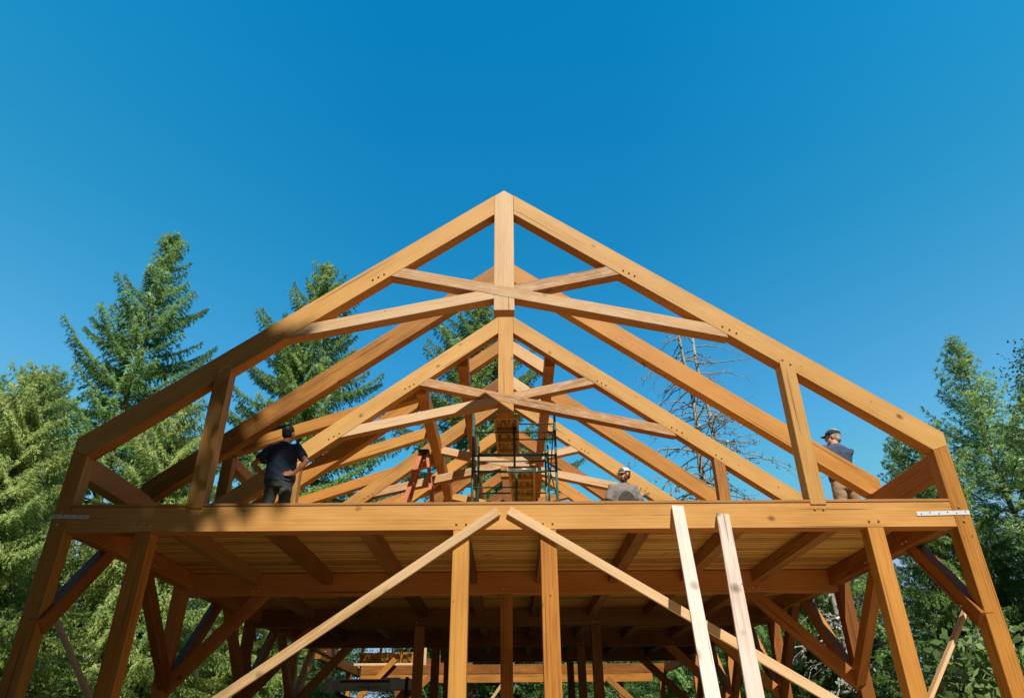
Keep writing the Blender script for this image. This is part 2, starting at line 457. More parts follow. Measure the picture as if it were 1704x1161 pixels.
# outer posts of the front bent
def side_post(y, s, mat, ztop):
    xa, xb = (XL, XL + PW) if s < 0 else (XR - PW, XR)
    if ztop is None:
        pts = [(xa, 0), (xb, 0), (xb, 4.72 if s > 0 else top(xb) - DV), (xa, top(xa) - DV if s > 0 else 4.72)]
        return prism('post', pts, y, y + TY, (0, 1), mat, P)
    return prism('post', [(xa, 0), (xb, 0), (xb, ztop), (xa, ztop)], y, y + TY, (0, 1), mat, P)
for s in (-1, 1): side_post(0, s, STAIN, None)
for y in ROWS[1:]:
    for s in (-1, 1):
        if y < 13 or s > 0: side_post(y, s, STAIN2, 4.42)
beam = prism('tie_beam', [(XL + PW, ZB), (XR - PW, ZB), (XR - PW, ZT), (XL + PW, ZT)], 0.003, TY, (1, 0), HONEY, P)
for xa, xb in ((-4.21, -4.02), (-.585, -.40), (.405, .59), (4.145, 4.33)):
    p_ = box('post', xa, xb, 0.001, TY - .002, 0, ZB, STAIN, P)
    for dx in (-.055, .055): peg(beam, (xa + xb) / 2 + dx, .003, ZB + .075)
for x, dz in ((-3.595 - .05, .215), (-3.595 + .05, .215), (3.64 - .05, .215), (3.64 + .05, .215)): peg(beam, x, .003, ZB + dz)
for x, z in ((-5.10, 3.97), (-5.12, 3.83), (5.26, 3.965), (5.27, 3.80)): peg(beam, x, 0, z)
def strap(x0, x1, z0, z1, dz, n):
    bm = bmesh.new()
    pts = [(x0, z0), (x1, z0 + dz), (x1, z1 + dz), (x0, z1)]
    c = V(((x0 + x1) / 2, -.003, (z0 + z1 + dz) / 2))
    a = [bm.verts.new(V((p[0], -.006, p[1])) - c) for p in pts]; b = [bm.verts.new(V((p[0], -.0005, p[1])) - c) for p in pts]
    bm.faces.new(a); bm.faces.new(b[::-1])
    for i in range(4): bm.faces.new((a[i], b[i], b[(i + 1) % 4], a[(i + 1) % 4]))
    o = bm_to('steel_strap', bm, Matrix.Translation(c), GALV, beam, .001)
    for i in range(n):
        t = (i + .5) / n
        x = x0 + (x1 - x0) * t; z = (z0 + z1) / 2 + dz * t + (.008 if i % 2 else -.006)
        bm = bmesh.new(); bm_tube(bm, [(0, .002, 0), (0, -.003, 0)], .007, 8)
        bm_to('bolt', bm, Matrix.Translation((x, -.006, z)), HOLE, o)
    return o
strap(XL + .003, -4.78, 3.905, 3.95, -.012, 5); strap(4.75, XR - .003, 3.862, 3.912, .012, 6)

# common and jack rafters between the trusses
rafter(-.004, XL, 1.72, STAIN, True); rafter(.004, XR, 1.72, STAIN, True)
rafter(-.14, -.73, 4.28, STAIN, dv=.30); rafter(-1.62, -4.95, 4.24, STAIN, dv=.33)
rafter(.14, .75, 4.33, PALE, dv=.30); rafter(.88, 4.95, 5.16, STAIN)
rafter(-.14, -.73, 5.9, STAIN, dv=.30); rafter(.14, .75, 5.9, PALE, dv=.30)
for y in (8.65, 11.9):
    rafter(-.004, -4.95, y, STAIN, dv=.33); rafter(.004, 4.95, y, STAIN, dv=.33)
# roof purlins run back from the second truss
yk = 3.4 + TY
def purlin(xa, xb, zb, y0, y1, dep=.3, name='purlin', mat=STAIN2):
    return box(name, xa, xb, y0, y1, zb, zb + dep, mat, P)
purlin(-.905, -.715, 7.74, yk, 13.6); purlin(.73, .915, 7.73, yk, 13.6); purlin(-1.64, -1.455, 7.17, yk, 13.6)
# shed dormer on the left
def dorm(x0, z0, x1, z1, y):
    d = V((x1 - x0, 0, z1 - z0)).normalized(); u = V((-d.z, 0, d.x)); h = .11
    prism('dormer_rafter', [(x0 + u.x * h, z0 + u.z * h), (x1, z1 + h * 1.05), (x1, z1 - h * 1.05), (x0 - u.x * h, z0 - u.z * h)], y, y + .16, (d.x, d.z), STAIN, P)
for y in (3.75, 5.6, 7.15, 9.0): dorm(-4.95, 6.17, -1.64, 7.27, y)
box('dormer_post', -4.93, -4.75, 3.6, 3.785, 4.05, 6.0, STAIN, P)
box('dormer_plate', -4.93, -4.75, 3.79, 13.0, 5.86, 6.05, STAIN2, P)
# eave plates, floor side beams, cross beams, joists, deck
box('eave_plate', XL + .004, XL + PW - .004, TY, 13.8, 4.42, 4.69, STAIN2, P)
box('eave_plate', XR - PW + .004, XR - .004, TY, 13.8, 4.40, 4.66, STAIN2, P)
for xa, xb in ((-5.055, -4.872), (5.055, 5.238)):
    for ya, yb in zip(ROWS, ROWS[1:]):
        sb = box('side_beam', xa, xb, ya + TY, yb, ZB, 3.98, STAIN2, P)
        xi = xb if xa < 0 else xa
        for yy in (ya + TY + .72, ya + TY + .82, yb - 1.42, yb - 1.32):
            peg_x(sb, xi, yy, ZB + .06, 1 if xa < 0 else -1)
for y in ROWS[1:]:
    xq = XL + PW + .003 if y < 13 else -1.93
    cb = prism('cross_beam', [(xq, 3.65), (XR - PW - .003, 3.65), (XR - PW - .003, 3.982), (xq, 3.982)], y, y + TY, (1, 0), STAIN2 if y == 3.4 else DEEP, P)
    for x in ((-.05, .05) if y == 3.4 else (-1.785, -1.69, 1.69, 1.785)): peg(cb, x, y, 3.72)
    for x in ((-3.95, -3.85) if y < 13 else ()) + (3.85, 3.95): peg(cb, x, y, 3.715)
JX = [-3.93, -2.8, -1.67, -.54, .54, 1.67, 2.8, 3.93]
for ya, yb in zip(ROWS, ROWS[1:]):
    for x in JX:
        if ya > 10 and x < -1.7: continue
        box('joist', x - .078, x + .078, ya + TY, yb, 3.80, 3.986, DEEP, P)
for xa, xb, ya, yb in ((XL + .02, XR - .02, TY + .002, 10.33), (-1.95, XR - .02, 10.332, 13.78)):
    bar('deck', ((xa + xb) / 2, ya, 4.0165), ((xa + xb) / 2, yb, 4.0165), xb - xa, .057, (0, 0, 1), SOFFIT, P, .002)
lip = box('subfloor_edge', XL + PW + .004, XR - PW - .004, -.007, TY, 4.033, 4.062, SHEATH, P, .002)
box('center_post', -.093, .093, 3.405, 3.585, 0, 3.65, STAIN2, P)
for y in ROWS[2:]:
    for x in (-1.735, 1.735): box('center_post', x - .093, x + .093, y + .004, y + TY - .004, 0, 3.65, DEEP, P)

# knee braces
def knee_y(x, yp, zp, yt, zt, name='knee_brace'):
    return bar(name, (x, yp, zp), (x, yt, zt), .135, .19, (0, 0, 1) , STAIN2, P)
for s, x in ((-1, -5.03), (1, 5.20)):
    kb = knee_y(x, .06, 2.74, 1.08, 3.80)
    xi = x - s * .0675
    for (a, b) in ((.30, 2.93), (.24, 2.80)): peg_x(kb, xi, a, b, -s)
    for i, y in enumerate(ROWS[1:]):
        if y > 13 and s < 0: continue
        knee_y(x, y + .1, 2.36, y - 1.42, 3.82)
        if i < 3: knee_y(x, y + .1, 2.36, y + 1.5 , 3.82)
for y in ROWS[1:]:
    for s in (-1, 1):
        if y > 13 and s < 0: continue
        xo = XL + .1 if s < 0 else XR - .1
        bar('knee_brace', (xo, y + .09, 2.30), (s * 3.75, y + .09, 3.74), .13, .19, (0, 0, 1), STAIN2, P)
# ------------------------------------------------------------------ loose boards
def board(name, p0, p1, w, t, normal, mat, label, cat='board', group=None):
    o = bar(name, p0, p1, w, t, normal, mat, None, .003)
    return tag(o, label, cat, group)
board('brace_board', (-5.95, -.024, -.03), (-.075, -.024, 3.943), .098, .04, (0, -1, 0), FRESH, 'yellow lumber board slanting down from beam centre to the left', 'board')
board('brace_board', (6.62, -.024, 0), (.05, -.024, 3.95), .098, .04, (0, -1, 0), FRESH, 'yellow lumber board slanting down from beam centre to the right, behind the pale planks', 'board')
board('leaning_plank', (1.575, -2.55, 0), (1.998, -.022, 3.985), .135, .038, (0, -1, .6), WHITEWOOD, 'pale whitish plank leaning on the front beam, taller and left of two', 'plank')
board('leaning_plank', (1.56, -3.35, 0), (2.505, -.022, 3.885), .14, .038, (0, -1, .8), WHITEWOOD, 'pale whitish plank leaning on the front beam, lower topped and right of two', 'plank')
board('prop_board', (-5.33, .62, 3.08), (-4.02, .40, 1.5), .09, .04, (.7, 0, .7), FRESH, 'thin yellow board propped between the two left front posts', 'board')
board('prop_board', (5.45, .62, 3.05), (4.2, .40, 1.55), .09, .04, (-.7, 0, .7), FRESH, 'thin yellow board propped between the two right front posts', 'board')

# ------------------------------------------------------------------ scaffold tower on the deck
def scaffold():
    zb = 4.045
    root = empty('scaffold_tower', (.13, 5.2, zb), 'dark green tubular scaffold tower standing on the deck at the ridge', 'scaffold')
    def T(n, pts, r, m=GREENPIPE): return tube_obj(n, pts, r, m, root, 8)
    yn, yf = 4.15, 6.35
    for x, zt in ((-.61, 7.05), (.905, 7.0)):
        T('standard', [(x, yn, zb), (x, yn, zt)], .023)
    T('standard', [(.15, yn, 5.96), (.15, yn, 7.02)], .021, BLACKPIPE); T('standard', [(.18, yn, zb), (.18, yn, 5.86)], .021)
    for x in (-.62, .83): T('standard', [(x, yf, zb), (x, yf, 7.45)], .022)
    T('guard_rail', [(.15, yn, 6.82), (.9, yn, 6.82)], .013, BLACKPIPE); T('guard_rail', [(.15, yn, 6.51), (.9, yn, 6.51)], .013, BLACKPIPE)
    T('ledger', [(-.61, yn, 6.20), (.905, yn, 6.20)], .022); T('ledger', [(-.61, yn, 5.90), (.905, yn, 5.90)], .018)
    T('ledger', [(-.61, yn, 5.60), (.18, yn, 5.60)], .013); T('ledger', [(-.5, yn + .01, 6.235), (.75, yn + .01, 6.235)], .016, ALU)
    T('ledger', [(-.62, yf, 6.2), (.83, yf, 6.2)], .017, BLACKPIPE); T('ledger', [(-.62, yf, 6.9), (.83, yf, 6.9)], .017, BLACKPIPE)
    T('ledger', [(-.62, yf, 6.66), (.83, yf, 6.66)], .02); T('ledger', [(-.61, yn, 6.655), (.905, yn, 6.655)], .015, BLACKPIPE)
    for x in (-.5, .76):
        T('ladder_rail', [(x, yn, 5.2), (x, yn, 6.38)], .016)
        for z in (5.75, 6.05): T('rung', [(x, yn, z), (x + (.14 if x > 0 else -.11), yn, z)], .011, ALU if z > 6 else GREENPIPE)
    for z in (5.3, 5.55): T('rung', [(.76, yn, z), (.9, yn, z)], .011)
    T('cross_brace', [(.9, yn, 6.95), (.83, yf, 5.6)], .012, BLACKPIPE); T('cross_brace', [(.9, yn, 5.4), (.83, yf, 7.1)], .012, BLACKPIPE)
    T('cross_brace', [(-.61, yn, 6.95), (-.62, yf, 5.5)], .012, BLACKPIPE)
    T('ledger', [(-.02, yn, 5.94), (.6, yn, 5.94)], .012, ALU)
    for x in (.02, .55): bmx = bmesh.new(); bm_box(bmx, (0, 0, 0), (.03, .04, .07)); bm_to('clamp', bmx, Matrix.Translation((x, yn - .01, 5.92)), ALU, root, .004)
scaffold()
def plank(x0, x1, x2, x3, y0, y1, z, label, group='wooden scaffold planks seen from below'):
    """scaffold deck plank: side rails, cross members and dark plywood panels (seen from below)"""
    root = empty('scaffold_plank', ((x0 + x1) / 2, (y0 + y1) / 2, z), label, 'scaffold plank', group)
    for a, b in ((x0, x2), (x1, x3)):
        bar('side_rail', (a, y0, z + .045), (b, y1, z + .045), .045, .09, (0, 0, 1), PLYWOOD, root, .003)
    n = max(2, int((y1 - y0) / .55)); L = y1 - y0
    for i in range(n + 1):
        t = i / n; yy = y0 + .03 + (L - .06) * t
        a = x0 + (x2 - x0) * t; b = x1 + (x3 - x1) * t
        box('cross_member', a + .024, b - .024, yy - .035, yy + .035, z + .012, z + .07, PLYWOOD, root, .003)
    c = V(((x0 + x1 + x2 + x3) / 4, (y0 + y1) / 2, z + .083)); bm = bmesh.new()
    pts = [(x0, y0), (x1, y0), (x3, y1), (x2, y1)]
    a = [bm.verts.new(V((p[0], p[1], z + .071)) - c) for p in pts]; b = [bm.verts.new(V((p[0], p[1], z + .088)) - c) for p in pts]
    bm.faces.new(a); bm.faces.new(b[::-1])
    for i in range(4): bm.faces.new((a[i], b[i], b[(i + 1) % 4], a[(i + 1) % 4]))
    bm_to('panel', bm, Matrix.Translation(c), OSB, root)
plank(-.20, .205, -.165, .24, 3.62, 5.36, 6.69, 'wooden scaffold plank under the second king post, the upper of two')
plank(.05, .505, .14, .57, 4.2, 6.4, 5.925, 'wooden scaffold plank lying lower down between scaffold legs, the lower of two')

# ------------------------------------------------------------------ step ladder
def ladder():
    zb = 4.045; y = 4.4
    root = empty('step_ladder', (-1.55, y, zb), 'red fibreglass step ladder standing open on the deck, left of the scaffold', 'ladder')
    tp = V((-1.53, y, 6.33))
    for dy in (-.20, .20):
        bar('front_rail', (-2.13, y + dy * 1.4, zb), tp + V((-.05, dy * .5, 0)), .035, .085, (1, 0, .3), LADDER_RED, root, .004)
        bar('rear_rail', (-1.14, y + dy * 1.3, zb), tp + V((.06, dy * .5, 0)), .03, .055, (1, 0, -.3), LADDER_RED, root, .004)
    for i in range(1, 8):
        t = i / 8
        p = V((-2.13, y, zb)).lerp(tp + V((-.05, 0, 0)), t); w = .27 - .17 * t
        bar('step', p + V((0, -w, 0)), p + V((0, w, 0)), .08, .025, (0, 0, 1), ALU, root, .003)
    for i in range(1, 6):
        t = i / 7
        p = V((-1.14, y, zb)).lerp(tp + V((.06, 0, 0)), t); w = .25 - .15 * t
        bar('rear_brace', p + V((0, -w, 0)), p + V((0, w, 0)), .02, .02, (0, 0, 1), ALU, root, .002)
    bm = bmesh.new(); bm_box(bm, (0, 0, 0), (.2, .3, .06)); bm_box(bm, (0, 0, -.05), (.13, .26, .06))
    bm_to('cap', bm, Matrix.Translation(tp + V((0, 0, .02))), LADDER_DARK, root, .012)
ladder()

# ------------------------------------------------------------------ people
def remeshed(bm, voxel, smooth_it=4, noise_amp=0., noise_scale=6., seed=0):
    me = bpy.data.meshes.new('tmp'); bmesh.ops.recalc_face_normals(bm, faces=bm.faces[:]); bm.to_mesh(me); bm.free()
    o = bpy.data.objects.new('tmp', me); COL.objects.link(o)
    r = o.modifiers.new('r', 'REMESH'); r.mode = 'VOXEL'; r.voxel_size = voxel; r.use_smooth_shade = True
    s = o.modifiers.new('s', 'SMOOTH'); s.iterations = smooth_it; s.factor = .5
    dg = bpy.context.evaluated_depsgraph_get(); dg.update()
    out = bpy.data.meshes.new_from_object(o.evaluated_get(dg))
    bpy.data.objects.remove(o); bpy.data.meshes.remove(me)
    if noise_amp:
        for v in out.vertices:
            p = v.co * noise_scale + V((seed, 0, 0))
            f = mnoise.noise(V((p.x, p.y, p.z * 1.8 + p.x * .9))) + .5 * mnoise.noise(p * 2.3)
            v.co += v.normal * f * noise_amp
    out.polygons.foreach_set('use_smooth', [True] * len(out.polygons)); out.update()
    return out

def ell(bm, c, r, rot=None, seg=20):
    res = bmesh.ops.create_uvsphere(bm, u_segments=seg, v_segments=seg // 2 + 2, radius=1.)
    for v in res['verts']:
        p = V((v.co.x * r[0], v.co.y * r[1], v.co.z * r[2]))
        if rot is not None: p = rot @ p
        v.co = p + V(c)

def loft(bm, rings, seg=20):
    """rings: (center, rx, ry) horizontal ellipses from bottom to top, closed."""
    rs = []
    for c, rx, ry in rings:
        rs.append([bm.verts.new(V(c) + V((rx * math.cos(2 * PI * k / seg), ry * math.sin(2 * PI * k / seg), 0))) for k in range(seg)])
    for a, b in zip(rs, rs[1:]):
        for k in range(seg): bm.faces.new((a[k], a[(k + 1) % seg], b[(k + 1) % seg], b[k]))
    bm.faces.new(rs[0][::-1]); bm.faces.new(rs[-1])

def hand(bm, wrist, d, palm_n, thumb_side, curl=.35):
    """palm box plus five bent fingers; d = direction of the fingers, palm_n = palm normal."""
    d = V(d).normalized(); n = V(palm_n); n = (n - d * n.dot(d)).normalized(); s = d.cross(n) * thumb_side
    w = V(wrist)
    bm_tube(bm, [w - d * .02, w + d * .03, w + d * .09], [(.022, .026), (.02, .038), (.017, .042)], 10)
    # make sure the palm is wide across s
    for i, (o, L) in enumerate(((.032, .068), (.011, .078), (-.011, .072), (-.031, .056))):
        p = w + d * .085 + s * o; q = p + (d + s * o * 1.5).normalized() * L * .45
        dd = (d * math.cos(curl) + n * math.sin(curl)).normalized(); r_ = q + dd * L * .32
        d3 = (d * math.cos(curl * 2) + n * math.sin(curl * 2)).normalized(); e = r_ + d3 * L * .28
        bm_tube(bm, [p - d * .015, q, r_, e], [.0095, .009, .0082, .0065], 8)
    p = w + d * .03 + s * .03; q = p + (d * .6 + s * .8).normalized() * .035; e = q + (d * .85 + s * .4 + n * .25).normalized() * .035
    bm_tube(bm, [p - s * .012, q, e], [.0125, .011, .008], 8)

def build_person(loc, rz, label, J, shirt_m, trouser_m, skin_m, head_yaw, head_pitch, face, extras, scale=1., belly=1., shorts=False, girth=1.):
    """J: joints in local space, facing +Y, feet at z=0."""
    root = empty('person', loc, label, 'person', rz=rz)
    fr = WM[root.name]
    S = Matrix.Scale(scale, 4)
    def add(name, me, mat, par=root):
        me.transform(S); return mesh_obj(name, me, fr.copy(), mat, par)
    # ---- body
    bm = bmesh.new()
    loft(bm, [((0, 0, .84), .13, .10), ((0, 0, .95), .15, .105), ((0, .005, 1.06), .135 * belly, .10 * belly), ((0, 0, 1.2), .145, .10), ((0, -.005, 1.32), .165, .105), ((0, -.01, 1.41), .155, .085), ((0, -.01, 1.46), .09, .06), ((0, 0, 1.50), .058, .055)])
    H = V(J['head']); 
    bm_tube(bm, [(0, -.005, 1.44), (H.x * .4, H.y * .4 - .005, 1.52), H - V((0, .01, .07))], [.062, .055, .058], 12)
    hr = Euler((head_pitch, 0, head_yaw)).to_matrix()
    def hp(x, y, z): return H + hr @ V((x, y, z))
    ell(bm, hp(0, -.012, .035), (.076, .094, .098), hr); ell(bm, hp(0, .022, -.045), (.058, .066, .072), hr)
    ell(bm, hp(0, .055, -.085), (.032, .03, .028), hr, 12)
    bm_tube(bm, [hp(0, .084, .022), hp(0, .106, -.022), hp(0, .088, -.034)], [.011, .017, .013], 8)
    ell(bm, hp(0, .078, .03), (.055, .018, .012), hr, 12)
    ell(bm, hp(0, .078, -.058), (.024, .014, .009), hr, 10)
    for s in (-1, 1):
        ell(bm, hp(s * .078, -.008, -.002), (.012, .022, .034), hr, 10)
        ell(bm, hp(s * .03, .076, .008), (.014, .01, .009), hr, 10)
    for s, k in ((-1, 'L'), (1, 'R')):
        sh, el, wr = V(J['sh' + k]), V(J['el' + k]), V(J['wr' + k])
        bm_tube(bm, [V((s * .10, -.01, 1.40)), sh, sh.lerp(el, .5), el, el.lerp(wr, .35), el.lerp(wr, .75), wr], [.05, .056, .047, .039, .042, .031, .025], 12)
        hd, hn, th = J['hand' + k]
        hand(bm, wr, hd, hn, th, J.get('curl', .35))
        hip, kn, an = V(J['hip' + k]), V(J['kn' + k]), V(J['an' + k])
        bm_tube(bm, [hip + V((0, 0, .05)), hip.lerp(kn, .3), kn, kn.lerp(an, .3), an.lerp(kn, .2), an], [.085, .08, .056, .055, .038, .036], 12)
        bm_tube(bm, [an + V((0, -.05, -.045)), an + V((0, .03, -.045)), an + V((0, .15, -.06))], [(.035, .035), (.04, .038), (.035, .022)], 10)
    add('body', remeshed(bm, .0085, 3), skin_m)
    # ---- shirt
    bm = bmesh.new(); hem = J.get('hem', .90); G = girth
    loft(bm, [((0, 0, hem), .178 * belly * G, .132 * belly), ((0, .005, hem + .1), .176 * belly * G, .132 * belly), ((0, .005, 1.12), .172 * belly * G, .13 * belly), ((0, 0, 1.24), .184 * G, .13), ((0, -.005, 1.34), .196 * G, .128), ((0, -.01, 1.42), .180 * G, .10), ((0, -.01, 1.465), .11, .078), ((0, -.005, 1.492), .074, .066)], 28)
    for s, k in ((-1, 'L'), (1, 'R')):
        sh, el, wr = V(J['sh' + k]), V(J['el' + k]), V(J['wr' + k])
        sl = J.get('sleeve', .72)
        bm_tube(bm, [V((s * .09, -.01, 1.39)), sh + V((0, 0, .004)), sh.lerp(el, sl * .55), sh.lerp(el, sl)], [.075, .076, .071, .074], 14)
    add('shirt', remeshed(bm, .010, 5, .010, 7., rz * 10), shirt_m)
    # ---- trousers
    G = girth
    bm = bmesh.new(); zc = .99
    loft(bm, [((0, 0, .80), .155 * G, .12), ((0, 0, .90), .168 * belly * G, .126 * belly), ((0, .004, zc), .162 * belly * G, .123 * belly)], 24)
    for s, k in ((-1, 'L'), (1, 'R')):
        hip, kn, an = V(J['hip' + k]), V(J['kn' + k]), V(J['an' + k])
        if shorts: bm_tube(bm, [hip + V((0, 0, .05)), hip.lerp(kn, .4), hip.lerp(kn, 1.02)], [.098, .098, .092], 14)
        else: bm_tube(bm, [hip + V((0, 0, .05)), hip.lerp(kn, .4), kn, kn.lerp(an, .5), an + V((0, 0, -.03))], [.098, .094, .075, .068, .066], 14)
    add('trousers', remeshed(bm, .010, 5, .009, 7., 5 + rz * 10), trouser_m)
    bm = bmesh.new(); loft(bm, [((0, .003, .955), .168 * belly * G, .13 * belly), ((0, .004, .99), .167 * belly * G, .129 * belly)], 28)
    add('belt', remeshed(bm, .009, 1), LEATHER)
    for s, k in ((-1, 'L'), (1, 'R')):
        an = V(J['an' + k]); bm = bmesh.new()
        bm_tube(bm, [an + V((0, 0, .09)), an + V((0, -.005, .02)), an + V((0, -.02, -.03))], [.05, .052, .055], 12)
        bm_tube(bm, [an + V((0, -.07, -.045)), an + V((0, .03, -.04)), an + V((0, .12, -.05)), an + V((0, .18, -.06))], [(.042, .042), (.047, .045), (.045, .034), (.03, .022)], 12)
        add('boot', remeshed(bm, .01, 3), BOOT)
    # ---- head gear
    def cap(mat_f, mat_b, back=False):
        bm = bmesh.new()
        res = bmesh.ops.create_uvsphere(bm, u_segments=28, v_segments=16, radius=1.)
        for v in res['verts']: v.co = hp(v.co.x * .088, -.012 + v.co.y * .108, .048 + v.co.z * .085)
        zz = hr @ V((0, 0, 1)); o0 = hp(0, -.012, .040)
        kill = [v for v in bm.verts if (v.co - o0).dot(zz) < 0]
        bmesh.ops.delete(bm, geom=kill, context='VERTS')
        bmesh.ops.solidify(bm, geom=bm.faces[:], thickness=-.004)
        c = bm_to('cap_tmp', bm, fr.copy(), None, None, smooth=True); me = c.data; bpy.data.objects.remove(c)
        yy = hr @ V((0, 1, 0))
        me.materials.append(mat_b); me.materials.append(mat_f)
        for p in me.polygons: p.material_index = 1 if (V(p.center) - o0).dot(yy) > .060 else 0
        me.transform(S); co = mesh_obj('cap', me, fr.copy(), None, root)
        bm = bmesh.new(); n = 12; rows = []
        for j in range(4):
            t = j / 3; row = []
            for i in range(n + 1):
                a = PI * (.13 + .74 * i / n)
                r = .087 + (.075 * t) * math.sin(PI * i / n) ** .6
                x = .087 * math.cos(a) * (1 - .1 * t); y = -.012 + .104 * math.sin(a) + (.075 * t) * math.sin(PI * i / n) ** .5
                row.append(bm.verts.new(hp(x, y, .047 - .010 * t - .018 * (abs(x) / .08) ** 2 * t)))
            rows.append(row)
        for a_, b_ in zip(rows, rows[1:]):
            for i in range(n): bm.faces.new((a_[i], a_[i + 1], b_[i + 1], b_[i]))
        bmesh.ops.solidify(bm, geom=bm.faces[:], thickness=.006)
        o = bm_to('brim', bm, fr.copy(), None, None, smooth=True); me = o.data; bpy.data.objects.remove(o); me.transform(S)
        mesh_obj('brim', me, fr.copy(), mat_f if extras.get('brim') is None else extras['brim'], co)
    if 'hair' in extras:
        bm = bmesh.new()
        ell(bm, hp(0, -.022, .045), (.085, .10, .100), hr)
        if extras.get('long'): ell(bm, hp(0, -.05, -.015), (.074, .064, .07), hr)
        else: ell(bm, hp(0, -.05, -.01), (.07, .06, .07), hr)
        me = remeshed(bm, .007, 2, .004, 30.)
        # cut away the face side
        bm = bmesh.new(); bm.from_mesh(me); yy = hr @ V((0, 1, 0)); zz = hr @ V((0, 0, 1))
        kill = [v for v in bm.verts if (v.co - H).dot(yy) > .045 and (v.co - H).dot(zz) < .075]
        bmesh.ops.delete(bm, geom=kill, context='VERTS'); bm.to_mesh(me); bm.free()
        add('hair', me, extras['hair'])
    if 'beard' in extras:
        bm = bmesh.new()
        ell(bm, hp(0, .05, -.085), (.05, .05, .04), hr); ell(bm, hp(0, .072, -.05), (.034, .026, .014), hr)
        for s in (-1, 1): ell(bm, hp(s * .052, .02, -.05), (.018, .045, .045), hr)
        add('beard', remeshed(bm, .007, 2, .004, 40.), extras['beard'])
    if 'cap' in extras: cap(*extras['cap'])
    if 'glasses' in extras:
        bm = bmesh.new()
        for s in (-1, 1):
            ell(bm, hp(s * .034, .088, .012), (.026, .008, .017), hr, 12)
            bm_tube(bm, [hp(s * .058, .08, .018), hp(s * .08, 0, .016)], .003, 6)
        bm_tube(bm, [hp(-.012, .094, .016), hp(.012, .094, .016)], .003, 6)
        add('sunglasses', remeshed(bm, .004, 1), LENS)
    return root, fr, S, hp

# man on the left: back to us, hands on hips (feet apart)
JA = dict(head=(.02, .025, 1.63), shL=(-.195, -.01, 1.395), shR=(.195, -.01, 1.395), elL=(-.385, -.09, 1.13), elR=(.39, -.09, 1.15),
          wrL=(-.215, -.02, 1.00), wrR=(.235, -.10, .985), handL=((.75, .5, -.35), (.3, -.6, -.4), 1), handR=((-.92, -.25, -.1), (0, .9, -.3), -1),
          hipL=(-.085, 0, .90), hipR=(.085, 0, .90), knL=(-.13, .02, .49), knR=(.13, .02, .49), anL=(-.17, -.02, .09), anR=(.17, -.02, .09), hem=.88, sleeve=.7)
build_person((-3.32, 1.95, 4.05), R(-4), 'person in dark navy shirt standing with hands on hips, back turned, left on the deck', JA, NAVY, TROUSER, SKIN_D, R(-14), R(4), None, dict(hair=HAIR), scale=1.035, belly=1.08, girth=1.17)
# older man on the right: seen from behind, arms forward on the rafter, looking left
JB = dict(head=(.05, .07, 1.625), shL=(-.205, .03, 1.40), shR=(.18, -.04, 1.38), elL=(-.43, .04, 1.43), elR=(.16, .22, 1.20),
          wrL=(-.49, .27, 1.56), wrR=(-.10, .34, 1.22), handL=((.5, .6, .2), (0, .3, -1), 1), handR=((-.9, .2, .1), (0, 0, -1), 1),
          hipL=(-.085, 0, .90), hipR=(.085, 0, .90), knL=(-.11, .03, .49), knR=(.12, .0, .49), anL=(-.12, -.02, .09), anR=(.14, -.03, .09), hem=.93, sleeve=.9, curl=.6)
rb, fb, Sb, hpb = build_person((5.16, 2.36, 4.06), R(10), 'person in faded navy tee, dark cap and khaki trousers leaning on a rafter, right', JB, BLUE, KHAKI, SKIN, R(52), R(2), None, dict(hair=GREYHAIR, long=True, beard=GREYHAIR, cap=(CAPDARK, CAPDARK)), scale=1.075, girth=1.12)
bm = bmesh.new(); ell(bm, (-.145, -.115, .60), (.055, .035, .10)); ell(bm, (-.05, -.145, .58), (.062, .035, .105))
me = remeshed(bm, .01, 3, .01, 16.); mesh_obj('rag', me, fb.copy(), WHITECLOTH, rb)
bm = bmesh.new(); ell(bm, (-.47, .30, 1.645), (.085, .06, .06)); ell(bm, (-.54, .27, 1.60), (.055, .05, .045))
me = remeshed(bm, .01, 3, .01, 16.); mesh_obj('work_glove', me, fb.copy(), WHITECLOTH, rb)
# younger man in the middle: grey tee, white cap, looking down to his right
JC = dict(head=(-.03, .035, 1.62), shL=(-.195, -.01, 1.395), shR=(.195, -.01, 1.395), elL=(-.30, .0, 1.13), elR=(.29, .02, 1.13),
          wrL=(-.30, .16, .95), wrR=(.27, .18, .95), handL=((0, .7, -.6), (1, 0, 0), 1), handR=((0, .7, -.6), (-1, 0, 0), -1),
          hipL=(-.085, 0, .90), hipR=(.085, 0, .90), knL=(-.1, .02, .49), knR=(.1, .02, .49), anL=(-.11, -.02, .09), anR=(.11, -.02, .09), hem=.88, sleeve=.85)
rc, fc, Sc, hpc = build_person((2.05, 3.95, 4.05), R(188), 'person in grey tee and white cap looking down, standing behind the front beam', JC, GREY, KHAKI, SKIN, R(-66), R(-9), None, dict(hair=BEARD, beard=BEARD, glasses=True, cap=(CAPGREY, CAPWHITE), brim=CAPWHITE), scale=1.04, girth=1.1)
bm = bmesh.new()
ell(bm, (-.01, .124, 1.05), (.17, .026, .27)); me = remeshed(bm, .008, 2, .006, 9.); me.transform(Sc)
mesh_obj('head_shadow_patch', me, fc.copy(), GREYDARK, rc)  # dark shape painting the head's cast shadow on the shirt

